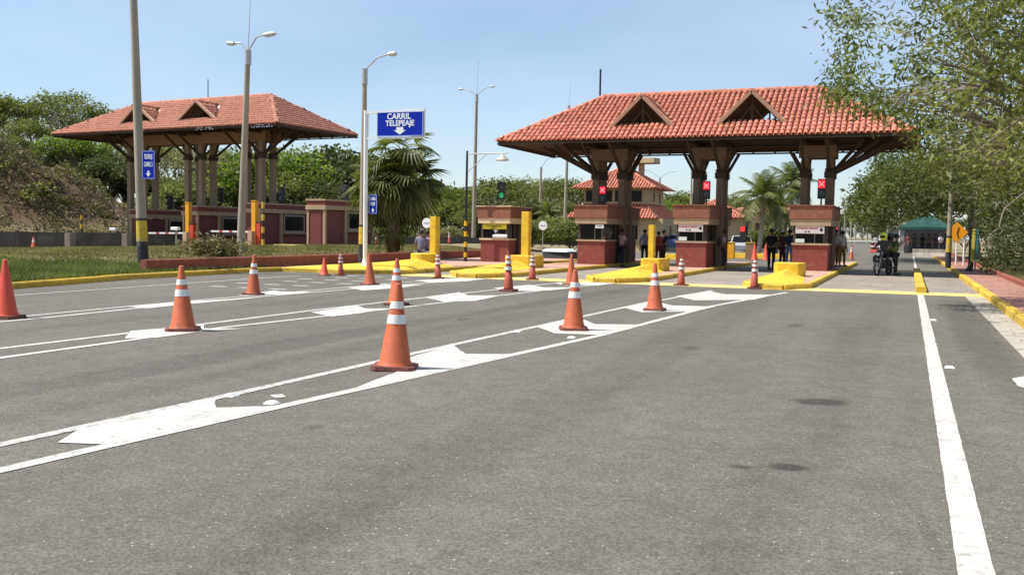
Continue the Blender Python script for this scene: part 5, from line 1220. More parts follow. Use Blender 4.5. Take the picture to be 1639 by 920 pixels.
# skirt roof
rf = thing('skirt_roof', None, None); rf.parent = t; Ms = []
dy = .8+ (bx0-sx0)
m = MB(); zi = wz-.05
o_ = [(sx0, BY-.7, skz), (sx1+.2, BY-.7, skz), (sx1+.2, BY+dp+.5, skz), (sx0, BY+dp+.5, skz)]; i_ = [(bx0, BY+.8, zi), (bx1, BY+.8, zi), (bx1, BY+dp-.8, zi), (bx0, BY+dp-.8, zi)]
m.add(o_+i_, [(0, 1, 5, 4), (1, 2, 6, 5), (2, 3, 7, 6), (3, 0, 4, 7)]); m.build('roof_deck', tile, rf)
h1 = 1.5; r1 = zi-skz
Ms = [M for r_ in tiles_on((sx0, BY-.7, skz), (1, 0, 0), (0, h1, r1), sx1+.2-sx0, math.hypot(h1, r1), lambda v: v*.7, lambda v: (sx1+.2-sx0)-v*.7, None, 9, pu=.27) for M in r_]
Ms += [M for r_ in tiles_on((sx1+.2, BY-.7, skz), (0, 1, 0), (-(sx1+.2-bx1), 0, r1), dp+1.2, math.hypot(sx1+.2-bx1, r1), lambda v: v*.7, lambda v: dp+1.2-v*.7, None, 10, pu=.27) for M in r_]
merged_tiles('roof_tiles', Ms, tile, rf)
m = MB(); m.bb(sx0+.6, sx1+.6, BY-.1, BY+dp+.3, 0, skz); m.build('ground_floor_wall', bl_c, t)
for i in range(3):
    xa = sx0+1+i*2.0; m = MB(); m.bb(xa, xa+1.3, BY-.16, BY-.105, 1.0, skz-.5); w_ = m.build('window', glass, t)
m = MB(); m.bb(sx1+.6, sx1+.64, BY+2.5, BY+3.0, .9, 2.2); m.build('side_window', maroon, t)
cx_ = atY(1027, 265, BY+3)[0]; zt = atY(1027, 262, BY+3)[2]
m = MB(); m.bb(cx_-.22, cx_+.22, BY+2.8, BY+3.2, eav+.5, zt); m.build('chimney', bl_c, t)
s0, s1 = atY(1002, 255, BY+3)[0], atY(1057, 255, BY+3)[0]
m = MB(); m.prism([(s0, BY+2), (s1-.3, BY+2), (s1, BY+3), (s1-.3, BY+4), (s0, BY+4)], zt, zt+.42, inset=.04); m.build('chimney_slab', bl_c, t)
HY = 92
t = thing('house', 'single-storey house with orange tiled roof behind the middle booth', 'house', (0, 0, 0))
hx0, hx1 = atY(1076, 348, HY)[0], atY(1192, 348, HY)[0]; he = atY(1110, 348, HY)[2]
m = MB(); m.bb(hx0+.6, hx1-.4, HY+.6, HY+7, 0, he); m.build('wall', bl_c, t); small_hip(t, hx0, hx1, HY, HY+7.6, he, 1.75, tile)
t = thing('house', 'pale yellow long building with dark windows behind the coconut palms', 'house', (0, 0, 0))
yb = mat('building_yellow', (.58, .46, .20), .85, .08, 1.5)
a0, a1 = atY(1172, 390, 104)[0], atY(1292, 390, 104)[0]; zt = atY(1200, 340, 104)[2]
m = MB(); m.bb(a0, a1, 104, 110, 0, zt); m.build('wall', yb, t)
for i in range(9):
    xx = a0+2.4+i*1.0; m = MB(); m.bb(xx, xx+.45, 103.93, 104.02, .5, zt-1.1); m.build('window', mat('window_brown', (.10, .06, .04), .6), t)
small_hip(t, a0-.6, a1+.6, 103.4, 110.6, zt, 1.1, tile_old)
# parked cars seen between the booths
def car(label, loc, rz, c, grp=None):
    t = thing('parked_car', label, 'car', loc, rz, grp); cm = mat('car_paint_%d' % int(c[0]*100), c, .25, .04, 3)
    prof = [(-2.1, .35), (-2.12, .75), (-1.2, .92), (-.55, 1.42), (.9, 1.45), (1.6, .98), (2.08, .92), (2.12, .38)]
    m = MB(); n = len(prof); vs = []
    for s in (-1, 1):
        for x, z in prof: vs.append((x, s*(.84 if z < 1.1 else .66), z))
    m.add(vs, [tuple(range(n)), tuple(range(n, 2*n))[::-1]]+[(i, n+i, n+(i+1) % n, (i+1) % n) for i in range(n)]); m.build('body', cm, t, bevel=.06)
    m = MB(); m.add([(-1.18, -.70, .95), (-1.18, .70, .95), (-.62, .60, 1.38), (-.62, -.60, 1.38)], [(0, 1, 2, 3)]); o = m.build('windscreen', glass, t, loc=(-.03, 0, .02))
    m = MB(); m.add([(1.55, -.70, 1.0), (.95, -.60, 1.40), (.95, .60, 1.40), (1.55, .70, 1.0)], [(0, 1, 2, 3)]); m.build('rear_window', glass, t, loc=(.03, 0, .02))
    for s in (-1, 1):
        m = MB(); m.add([(-1.0, s*.80, .98), (1.35, s*.80, 1.0), (.85, s*.69, 1.38), (-.5, s*.69, 1.38)], [(0, 1, 2, 3)]); m.build('side_window', glass, t, loc=(0, s*.02, 0))
        for x in (-1.32, 1.32):
            m = MB(); M = Matrix.Translation((x, s*.80, .32)) @ Matrix.Rotation(R(90), 4, 'X'); m.lathe([(.20, -.10), (.32, -.09), (.33, 0), (.32, .09), (.20, .10)], 20, M=M); w_ = m.build('wheel', black, t); m = MB(); m.lathe([(.19, -.105), (.19, .105)], 14, M=M); m.build('rim', grey_metal, w_)
        m = MB(); m.box((-2.10, s*.62, .68), (.06, .32, .14)); m.build('headlight', mat('headlight_glass', (.6, .6, .58), .15), t, bevel=.02)
        m = MB(); m.box((2.10, s*.66, .78), (.06, .26, .16)); m.build('tail_light', mat('tail_red', (.45, .02, .02), .3), t)
    return t
b_ = atD(1186, 402, 74); car('silver car partly hidden behind the far red signal post', (b_[0], b_[1], .003), R(100), (.42, .44, .46))
b_ = atD(1222, 400, 84); car('dark car behind the pinkish cones between the booths', (b_[0], b_[1], .003), R(20), (.06, .06, .065))
b_ = atD(1082, 402, 80); car('dark blue car behind the people left of the middle booth', (b_[0], b_[1], .003), R(15), (.05, .08, .2))
b_ = atD(1443, 392, 110); t = thing('hut', 'small flat-roofed grey hut just left of the green tent', 'hut', (b_[0], b_[1], 0)); m = MB(); m.box((0, 0, 1.3), (3, 3, 2.6)); m.build('wall', mat('hut_grey', (.25, .24, .22), .9), t); m = MB(); m.box((0, 0, 2.7), (3.5, 3.5, .2)); m.build('roof', gutter, t); m = MB(); m.box((.8, -1.52, 1.2), (1.0, .06, 1.6)); m.build('door', dark_int, t)
# ------------------------------------------------------------------ vegetation
def leaf_quads(P, size, r_, aspect=.5, droop=0., jit=.5):
    """one folded leaf per point: 4 vertices"""
    n = len(P); d = r_.normal(size=(n, 3)); d[:, 2] = d[:, 2]*.6-droop; d /= np.linalg.norm(d, axis=1)[:, None]+1e-9
    a = r_.normal(size=(n, 3)); s = np.cross(d, a); s /= np.linalg.norm(s, axis=1)[:, None]+1e-9
    L = size*(1+jit*(r_.random(n)-.5))[:, None]; W = L*aspect*.5
    V = np.stack([P, P+d*L*.5+s*W, P+d*L, P+d*L*.5-s*W], 1).reshape(-1, 3)
    return V, np.arange(4*n).reshape(-1, 4)
def crown_points(r_, lobes, per, spread):
    """clump centres on the lobes' upper shells, leaves scattered round each"""
    out = []; tint = []
    for (c, rad, k) in lobes:
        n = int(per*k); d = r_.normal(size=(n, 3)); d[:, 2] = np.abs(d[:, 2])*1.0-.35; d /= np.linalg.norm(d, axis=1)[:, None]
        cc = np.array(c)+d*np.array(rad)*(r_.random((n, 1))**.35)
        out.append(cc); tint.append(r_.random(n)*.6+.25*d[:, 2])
    return np.concatenate(out), np.concatenate(tint)
def foliage(centres, tints, r_, per, sp, size, aspect, droop=0.):
    n = len(centres); P = np.repeat(centres, per, 0)+r_.normal(size=(n*per, 3))*sp*np.array([1, 1, .75]); T = np.repeat(tints, per)+r_.normal(size=n*per)*.10
    V, F = leaf_quads(P, size, r_, aspect, droop); return V, F, np.repeat(T, 4)
def limbs(mb, base, targets, r0, r_, fork=.45, wob=.25):
    base = Vector(base); top = None
    for tg in targets:
        tg = Vector(tg); f = fork*r_.uniform(.8, 1.2); st = Vector((base.x+(tg.x-base.x)*.08, base.y+(tg.y-base.y)*.08, base.z+(tg.z-base.z)*f*.7))
        k = 5; pts = []
        for i in range(k+1):
            q = i/k; p = st.lerp(tg, q); p.z += math.sin(q*math.pi)*.18*(tg-st).length*.5; j = wob*math.sin(q*math.pi)
            pts.append(p+Vector((r_.uniform(-j, j), r_.uniform(-j, j), r_.uniform(-j, j)*.5)))
        mb.tube(pts, [r0*.45*(1-.85*i/k)+.008 for i in range(k+1)], 5, cap=False)
        for b in range(2):
            a = pts[r_.randint(2, 4)]; e = a+Vector((r_.uniform(-1, 1), r_.uniform(-1, 1), r_.uniform(.1, .9))).normalized()*(tg-st).length*.35
            mb.tube([a, a.lerp(e, .5)+Vector((0, 0, .1)), e], [r0*.16, r0*.1, .008], 4, cap=False)
def tree_meshes(seed, H_, R_, trunk_h, nl, per_lobe, leaves, size, aspect, lm, flat=.6, sparse=1., bk=None, spread=.38):
    rr = random.Random(seed); r_ = np.random.default_rng(seed); lobes = []; tg = []
    for i in range(nl):
        a = i*2.4+rr.uniform(-.4, .4); q = math.sqrt((i+.5)/nl)*.78
        rad = R_*rr.uniform(.30, .46); c = (R_*q*math.cos(a), R_*q*math.sin(a), H_-rad*flat-(q**2)*(H_-trunk_h)*.62*rr.uniform(.6, 1.15))
        lobes.append((c, (rad, rad, rad*flat), rr.uniform(.7, 1.3)*sparse)); tg.append((c[0], c[1], c[2]-rad*.1))
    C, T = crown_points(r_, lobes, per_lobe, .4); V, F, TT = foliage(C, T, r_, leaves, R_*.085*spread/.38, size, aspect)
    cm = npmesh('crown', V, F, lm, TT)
    mb = MB(); r0 = .05*H_*.55; k = 5; lx, ly = rr.uniform(-.5, .5), rr.uniform(-.5, .5)
    mb.tube([(lx*(i/k)**2, ly*(i/k)**2, trunk_h*1.15*i/k-.2) for i in range(k+1)], [r0*(1.25 if i == 0 else 1-.12*i) for i in range(k+1)], 9)
    limbs(mb, (0, 0, 0), tg, r0, rr)
    return cm, mb.mesh('trunk', bk or bark, True)
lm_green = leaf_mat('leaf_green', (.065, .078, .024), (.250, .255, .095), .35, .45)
lm_bright = leaf_mat('leaf_bright', (.060, .095, .016), (.25, .30, .06), .35, .45)
lm_dry = leaf_mat('leaf_dry', (.10, .095, .05), (.36, .32, .18), .35)
lm_dark = leaf_mat('leaf_dark', (.034, .046, .016), (.15, .165, .060), .4, .25)
lm_near = leaf_mat('leaf_near', (.062, .075, .020), (.26, .265, .085), .5, .45, (.40, .39, .19))
PROTO = [
 ('tree', tree_meshes(1, 8.2, 4.6, 3.0, 15, 28, 12, .34, .6, lm_green), 'green'),
 ('tree', tree_meshes(2, 7.0, 4.9, 2.2, 13, 30, 12, .34, .6, lm_bright, .55), 'bright green'),
 ('tree', tree_meshes(3, 8.8, 4.4, 3.8, 12, 17, 10, .28, .55, lm_dry, .5, bk=pale_bark), 'sparse greyish'),
 ('tree', tree_meshes(4, 6.2, 4.2, 1.4, 14, 42, 12, .34, .6, lm_dark, .7), 'dark green'),
 ('tree', tree_meshes(5, 9.6, 4.3, 4.4, 13, 19, 11, .28, .55, lm_green, .45, bk=pale_bark), 'tall open'),
 ('bush', tree_meshes(6, 3.2, 2.6, .4, 12, 34, 12, .26, .6, lm_green, .8), 'low'),
 ('bush', tree_meshes(7, 2.6, 2.4, .3, 12, 26, 11, .24, .55, lm_dry, .8), 'dry'),
]
_n = 0; used = {}
MARKS = [(-60, 'beyond the left edge'), (20, 'the far left edge'), (60, 'the lone small cone on the grass'), (100, 'the leftmost camera post'), (135, 'the small striped post'), (170, 'the second camera post'), (228, 'the leaning striped pole'), (255, 'the leftmost canopy columns'), (300, 'the first orange-yellow post'), (325, 'the brush heap'), (350, 'the second signal box'), (385, 'the second light pole'), (420, 'the right columns of the left canopy'), (450, 'the third signal box'), (475, 'the pale kerb nose'), (510, 'the freestanding maroon booth'), (552, 'the fourth signal box'), (583, 'the gantry sign post'), (625, 'the fan palm trunks'), (655, 'the right half of the gantry sign'), (684, 'the round sign by the palm'), (700, 'the leftmost yellow pillar'), (747, 'the bracket lamp pole'), (763, 'the double-arm pole'), (800, 'the green lane light'), (845, 'the second yellow pillar'), (869, 'the second round sign'), (903, 'the plain banded pole'), (940, 'the left end of the control building'), (985, 'the small-notice booth columns'), (1040, 'the control building wall'), (1075, 'the gap left of the middle booth'), (1106, 'the plain dark-topped pole'), (1140, 'the middle booth columns'), (1190, 'the far red signal'), (1216, 'the left coconut palm'), (1262, 'the taller coconut palm'), (1308, 'the last booth columns'), (1350, 'the pale row of poles'), (1400, 'the motorcycle'), (1450, 'the grey hut'), (1490, 'the green tent'), (1535, 'the orange diamond sign'), (1562, 'the slanted marker post'), (1620, 'the right edge'), (1700, 'the hidden right verge')]
def place_label(head_, px):
    x, nm = min(MARKS, key=lambda q: abs(q[0]-px)); opts = [('behind ' if abs(x-px) < 7 else 'just left of ' if px < x else 'just right of ')]+['close behind ', 'somewhat left of ', 'somewhat right of ', 'farther behind ', 'deeper behind ', 'well behind ']
    for o_ in opts:
        l = head_+' '+o_+nm
        if l not in used: used[l] = 1; return l
    return l
def put_tree(k, loc, s, label=None, group=None, sz=1.):
    global _n; _n += 1; kind, (cm, tm_), _ = PROTO[k]; rr = random.Random(_n)
    t = thing(kind, label, kind, loc, rr.uniform(0, 6.28), group); t.scale = (s, s, s*sz)
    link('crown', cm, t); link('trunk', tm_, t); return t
def tree_top(k, px, pytop, D, label, group=None, w_=None):
    b_ = atD(px, 380, D); z0 = max(-.1, terr(b_[0], b_[1])); zt = atD(px, pytop, D)[2]; H0 = {0: 8.2, 1: 7.0, 2: 8.8, 3: 6.2, 4: 9.6, 5: 3.2, 6: 2.6}[k]
    sc = (zt-z0)/H0; s = w_ or sc; return put_tree(k, (b_[0], b_[1], z0-.05), s, label, group, sc/s)
# named trees whose outlines show against the sky
TR = [
 (0, 5, 150, 96, 'dense green tree at the far left edge above the brown bank'), (2, 60, 158, 104, 'sparse tree top between the two tallest trees on the bank'),
 (4, 112, 146, 98, 'tall open-crowned tree with visible pale limbs on the bank left of the canopy'), (0, 48, 190, 88, 'rounded green tree lower on the bank crest at far left'),
 (4, 160, 172, 102, 'tall thin tree right behind the left tip of the left canopy roof'), (1, 118, 212, 86, 'bright green tree under the open-crowned one, near the bank crest'),
 (2, 200, 215, 100, 'greyish tree behind the left end of the left canopy'), (0, 30, 218, 82, 'dark-based green tree hugging the bank crest at left'),
 (3, 175, 250, 84, 'dark tree at the lower end of the brown bank'), (2, 240, 228, 92, 'pale sparse tree seen between the leftmost canopy columns'), (4, 285, 232, 96, 'open tree seen between the first and second groups of left canopy columns'),
 (2, 330, 236, 88, 'greyish tree seen behind the middle columns of the left canopy'), (0, 372, 240, 92, 'green tree behind the second light pole'), (1, 452, 236, 86, 'bright green tree right of the last left canopy column'),
 (2, 492, 236, 96, 'pale grey-green tree right of the bright one behind the left canopy'), (3, 548, 238, 90, 'flat-topped dark green tree left of the concrete pole with the sign'), (1, 585, 246, 94, 'green tree partly hidden by the white sign post and fan palm'),
 (1, 690, 292, 100, 'green tree right behind the fan palm fronds'), (0, 728, 300, 110, 'green tree left of the distant double-arm pole'), (0, 800, 284, 104, 'wide rounded tree behind the green lane light'),
 (2, 838, 282, 112, 'greyish dome-shaped tree right of the green lane light'), (4, 880, 284, 108, 'open tree between the distant single-arm pole and the plain pole'), (0, 914, 286, 96, 'green tree left of the control building roof'),
 (1, 1062, 318, 118, 'bright tree right of the control building upper wall'), (0, 1092, 306, 124, 'green tree between the control building and the tiled house'), (0, 1172, 312, 128, 'green tree left of the coconut palms behind the middle columns'),
 (0, 1345, 346, 230, 'far green tree between the last booth and the pale poles'), (3, 1362, 338, 250, 'far dark tree on the horizon behind the leftmost pale pole'), (0, 1380, 342, 240, 'far tree on the horizon behind the middle of the pale poles'), (3, 1398, 352, 220, 'far low tree on the horizon above the motorcycle'),
 (1, 1198, 326, 136, 'bright tree behind the coconut palms'), (0, 1285, 330, 140, 'green tree seen left of the last column pair'),
]
for k, px, py, D, lab in TR: tree_top(k, px, py, D, lab)
# lower rows that close the view under the crowns
rr = random.Random(5)
for i in range(34):
    px = -60+i*29+rr.uniform(-8, 8); k = rr.choice((3, 0, 2, 3, 5)); D = rr.uniform(80, 92); top = rr.uniform(268, 300) if px < 560 else rr.uniform(312, 334)
    if px < 215: D += 6; top -= 40
    tree_top(k, px, top, D, place_label({3: 'low dark green tree', 0: 'low green tree', 2: 'low greyish tree', 5: 'low round bush'}[k], px), 'belt of trees behind the plazas')
for i in range(30):
    px = -120+i*58+rr.uniform(-15, 15); D = rr.uniform(135, 175); top = rr.uniform(288, 312) if px < 900 else rr.uniform(326, 350)
    if px > 1330: D += 120; top = rr.uniform(338, 352)
    k = rr.choice((0, 1, 2, 0)); tree_top(k, px, top, D, place_label({0: 'distant green tree', 1: 'distant bright green tree', 2: 'distant greyish tree'}[k], px), 'distant woods')
for i, (px, top, D) in enumerate([(x, rr.uniform(356, 368), rr.uniform(76, 84)) for x in range(150, 960, 38)]):
    tree_top(5 if i % 3 else 6, px, top, D, place_label('low green bush' if i % 3 else 'low dry bush', px), 'bushes behind the grey wall')
for px, top, D, k, lab in ((884, 345, 66, 5, 'dark bush right of the booth with yellow notice'), (915, 352, 62, 5, 'bush left of the small-notice booth'), (850, 352, 62, 5, 'bush behind the yellow pillar of the second island'), (1232, 362, 76, 5, 'bush at the foot of the coconut palms'), (1210, 370, 74, 5, 'small bush left of the coconut palm trunks')):
    tree_top(k, px, top, D, lab)
# scrub on the bank
r_ = np.random.default_rng(9); C = []; T = []
for i in range(9000):
    a = r_.uniform(66.5, 92); b_ = r_.uniform(-26, 22); X = HN.x*a+HT.x*b_; Y = HN.y*a+HT.y*b_
    if a < 80 and b_ > -3 and math.sin(b_*1.3+a*.5)+math.sin(a*1.9-b_*.7) > 1.25: continue
    z = terr(X, Y); C.append((X, Y, z+.12)); T.append(r_.random()*.7+.25*math.sin(a*.8)+.1)
V, F, TT = foliage(np.array(C), np.array(T), r_, 12, .30, .26, .35, -.3)
lm_scrub = leaf_mat('leaf_scrub', (.062, .056, .020), (.20, .17, .065), .5, .2)
o = link('scrub', npmesh('scrub', V, F, lm_scrub, TT)); stuff(o); tag(o, 'dry olive and straw coloured scrub covering the brown bank at left', 'scrub')
# taller bushes on the bank foot
for i, (px, top, D) in enumerate(((5, 300, 69), (38, 312, 70), (70, 322, 70), (20, 335, 68), (55, 345, 68), (95, 340, 69), (125, 350, 69), (155, 352, 70))):
    tree_top(6 if i % 2 else 5, px, top, D, place_label('dry olive bush on the bank' if i % 2 else 'green bush on the bank', px), 'bushes on the bank')
# bank soil: exposed brown strip material is on the ground itself through height
n = land_m.node_tree; N = n.nodes; L = n.links
geo = N.new('ShaderNodeNewGeometry'); sx = N.new('ShaderNodeSeparateXYZ'); L.new(geo.outputs['Position'], sx.inputs[0])
mr = N.new('ShaderNodeMapRange'); mr.inputs[1].default_value = .9; mr.inputs[2].default_value = 2.0; L.new(sx.outputs['Z'], mr.inputs[0])
soil = N.new('ShaderNodeTexNoise'); soil.inputs['Scale'].default_value = .9; soil.inputs['Detail'].default_value = 8; L.new(geo.outputs['Position'], soil.inputs['Vector'])
rp = N.new('ShaderNodeValToRGB'); rp.color_ramp.elements[0].color = (.045, .032, .020, 1); rp.color_ramp.elements[1].color = (.13, .072, .034, 1); rp.color_ramp.elements[0].position = .35; rp.color_ramp.elements[1].position = .65; L.new(soil.outputs[0], rp.inputs[0])
mi = N.new('ShaderNodeMix'); mi.data_type = 'RGBA'; L.new(mr.outputs[0], mi.inputs[0]); b_ = N['Principled BSDF']; old = b_.inputs['Base Color'].links[0].from_socket; L.new(old, mi.inputs[6]); L.new(rp.outputs[0], mi.inputs[7]); L.new(mi.outputs[2], b_.inputs['Base Color'])

# grass on the verge
def grass(name, label, n, xr, yr, hgt, m, seed, dens=None):
    r_ = np.random.default_rng(seed); k = r_.uniform(*xr, n); Y = r_.uniform(*yr, n); X = np.array([kx(y) for y in Y])-k
    if dens is not None: keep = r_.random(n) < dens(X, Y, k); X, Y, k = X[keep], Y[keep], k[keep]; n = len(X)
    Z = np.array([terr(x, y) for x, y in zip(X, Y)]); h = hgt*(.5+r_.random(n)); a = r_.random(n)*6.28; w_ = .012+.010*r_.random(n)
    lx, ly = r_.normal(size=n)*h*.4, r_.normal(size=n)*h*.4
    V = np.stack([np.stack([X-np.cos(a)*w_, Y-np.sin(a)*w_, Z-.01], 1), np.stack([X+np.cos(a)*w_, Y+np.sin(a)*w_, Z-.01], 1), np.stack([X+lx, Y+ly, Z+h], 1)], 1).reshape(-1, 3)
    T = np.repeat(r_.random(n)*.6+.3*np.sin(X*1.7)*np.sin(Y*1.3), 3)
    o = link(name, npmesh(name, V, np.arange(3*n).reshape(-1, 3), m, T)); stuff(o); return tag(o, label, 'grass')
lm_grass = leaf_mat('grass_green', (.085, .110, .026), (.22, .25, .07), 1.2, .3)
lm_straw = leaf_mat('grass_dry', (.12, .115, .040), (.34, .28, .14), 1.2, .3)
grass('green_grass', 'fresh green grass on the verge between yellow kerb and striped pole', 150000, (.15, 9), (9, 27), .11, lm_grass, 1, lambda X, Y, k: np.clip(1.0-k*.17-np.maximum(0, Y-19)*.09+.35*np.sin(X*1.3+Y*.7)*np.sin(Y*1.1), 0, 1))
grass('dry_grass', 'dry straw-green grass on the raised verge behind the green strip', 130000, (.5, 15), (14, 52), .08, lm_straw, 2)
rr2 = np.random.default_rng(21); n = 26000; X = rr2.uniform(3.3, 9, n); Y = rr2.uniform(20, 75, n); Z = np.array([terr(x, y) for x, y in zip(X, Y)])
h = .10*(.5+rr2.random(n)); V = np.stack([np.stack([X-.015, Y, Z], 1), np.stack([X+.015, Y, Z], 1), np.stack([X+rr2.normal(size=n)*.04, Y, Z+h], 1)], 1).reshape(-1, 3)
o = link('verge_grass', npmesh('verge_grass', V, np.arange(3*n).reshape(-1, 3), lm_straw, np.repeat(rr2.random(n)*.8, 3))); stuff(o); tag(o, 'patchy grass and weeds beside the red pavement on the right', 'grass')
# litter of fallen leaves on the right pavement
n = 900; X = rr2.uniform(1.2, 3.1, n)**1.0; Y = rr2.uniform(12, 60, n); Zl = np.where(X > 2.02, .155, .012); Zl = np.where((X > 1.82) & (X <= 2.02), .168, Zl)
Pp = np.stack([X, Y, Zl], 1); d = rr2.normal(size=(n, 3)); d[:, 2] = .02; s = np.cross(d, [0, 0, 1]); s /= np.linalg.norm(s, axis=1)[:, None]; d /= np.linalg.norm(d, axis=1)[:, None]
V = np.stack([Pp, Pp+d*.03+s*.012+[0, 0, .006], Pp+d*.07, Pp+d*.03-s*.012+[0, 0, .006]], 1).reshape(-1, 3)
o = link('fallen_leaves', npmesh('fallen_leaves', V, np.arange(4*n).reshape(-1, 4), mat('dead_leaf', (.16, .10, .05), .8, .3, 20))); stuff(o); tag(o, 'scattered dry fallen leaves along the right kerb and pavement', 'leaves')

# heap of cut dry brush
bx, by, bz = GT(325, 408); t = thing('brush_heap', 'heap of dry cut branches and palm fronds on the grass between the two big poles', 'brush heap', (bx, by, bz))
m = MB(); rr = random.Random(4)
for i in range(150):
    a = rr.uniform(0, 6.28); L_ = rr.uniform(.4, 1.5); s = Vector((rr.gauss(0, .3), rr.gauss(0, .2), rr.uniform(0, .35))); e = s+Vector((math.cos(a)*L_, math.sin(a)*L_*.5, rr.uniform(-.1, .5)*L_*.6)); e.z = max(e.z, .03)
    m.tube([s, s.lerp(e, .5)+Vector((0, 0, .08)), e], [.012, .009, .004], 3, cap=False)
m.build('twigs', mat('dry_twig', (.23, .16, .10), .9, .25, 8), t)
r_ = np.random.default_rng(3); C = r_.normal(size=(330, 3))*[.62, .30, .16]+[.35, 0, .24]; C[:, 2] = np.maximum(C[:, 2], .05); V, F, TT = foliage(C, r_.random(330), r_, 9, .12, .22, .22, .2)
link('dry_leaves', npmesh('dry_leaves', V, F, lm_scrub, TT), t)
# limp frond sticks to the right
# ------------------------------------------------------------------ palms
def fan_leaf(seed, R_=.95, pet=.75, nseg=22, droop=.45):
    rr = random.Random(seed); V = []; F = []; T = []
    def bend(p): # p in leaf plane: x forward, y side
        r_ = math.hypot(p[0], p[1]); return (p[0], p[1], p[2]-droop*max(0, p[0]-pet*.7)**2*.55-.05*r_)
    for i in range(nseg):
        a = R(-112+224*i/(nseg-1)); L = R_*(1-.15*abs(a)/2)*rr.uniform(.88, 1.05); w_ = .05
        c, s = math.cos(a), math.sin(a)
        o = len(V); pts = [(pet+.04*c, .04*s, 0), (pet+L*.55*c-w_*s, L*.55*s+w_*c, .012), (pet+L*.55*c, L*.55*s, -.03), (pet+L*.55*c+w_*s, L*.55*s-w_*c, .012), (pet+L*c, L*s, -.12*L-rr.uniform(0, .14))]
        V += [bend(p) for p in pts]; F += [(o, o+1, o+2, o+2), (o, o+2, o+3, o+3), (o+1, o+4, o+2, o+2), (o+2, o+4, o+3, o+3)]; T += [rr.random()*.5+.1]*5
    m = MB(); m.tube([bend((0, 0, 0)), bend((pet*.5, 0, .05)), bend((pet+.05, 0, 0))], [.022, .016, .010], 5)
    o = len(V); V += m.v; F += [tuple(f) if len(f) == 4 else (f[0], f[1], f[2], f[3]) for f in m.f if len(f) == 4]; F = [tuple(f) for f in F]
    F += []; T += [.9]*len(m.v)
    me = bpy.data.meshes.new('leaf'); 
    V_ = [tuple(v) for v in V]; F2 = []
    for f in F[:nseg*4]: F2.append(f[:3])
    for f in F[nseg*4:]: F2.append(tuple(i+o for i in f))
    me.from_pydata(V_, [], F2); me.materials.append(lm_palm); a_ = me.attributes.new('tint', 'FLOAT', 'POINT'); a_.data.foreach_set('value', np.array(T, np.float32)); return me
lm_palm = leaf_mat('palm_green', (.042, .058, .016), (.25, .26, .085), .8, .3)
lm_palm_dry = leaf_mat('palm_dry', (.13, .08, .04), (.30, .21, .11), .8, .2)
FL = [fan_leaf(i, R_=.95+.1*(i % 3), droop=.4+.35*i) for i in range(3)]
FLD = [fan_leaf(20+i, R_=.8, droop=1.4) for i in range(2)]
for m_ in FLD: m_.materials.clear(); m_.materials.append(lm_palm_dry)
def head(t, c, n, up=(70, -35), s=1., dead=8, seed=0):
    rr = random.Random(seed)
    for i in range(n):
        q = i/(n-1); el = up[0]+(up[1]-up[0])*q; az = i*137.5+rr.uniform(-12, 12)
        o = link('frond', FL[min(2, int(q*3))], t, c); o.rotation_euler = Euler((rr.uniform(-.35, .35), -R(el), R(az)), 'XYZ'); o.scale = (s*rr.uniform(.85, 1.12),)*3
    for i in range(dead):
        o = link('dry_frond', FLD[i % 2], t, (c[0], c[1], c[2]-.25-.12*(i % 3))); o.rotation_euler = Euler((rr.uniform(-.4, .4), R(rr.uniform(48, 75)), R(i*137.5)), 'XYZ'); o.scale = (s*.8,)*3
px_ = GT(628, 412); by_ = px_[1]
t = thing('fan_palm', 'clump of ragged fan palms with drooping fronds behind the leftmost yellow nose', 'palm', px_)
def rel(px, py, dy=0): a = atY(px, py, by_+dy); return (a[0]-px_[0], dy, a[2]-px_[2])
h1 = rel(616, 296); h2 = rel(654, 288, .5); h3 = rel(642, 240, .3)
for nm, c, r0 in (('trunk', h1, .16), ('trunk', h2, .15), ('trunk', h3, .13)):
    m = MB(); k = 14; pts = [Vector((c[0]*(i/k)**1.5*.9+(.12 if nm == 'trunk' and c is h1 else 0)*(1-i/k), c[1]*i/k, c[2]*i/k)) for i in range(k+1)]
    m.tube(pts, [r0*(1.35-.4*i/k)*(1.10 if i % 2 else .95) for i in range(k+1)], 10); m.build('trunk', bark, t)
head(t, h1, 28, (66, -66), 1.16, 8, 1); head(t, h2, 28, (66, -66), 1.18, 8, 2); head(t, h3, 9, (40, -18), 1.15, 9, 3); head(t, rel(628, 372, -.2), 9, (40, -30), .62, 3, 5)
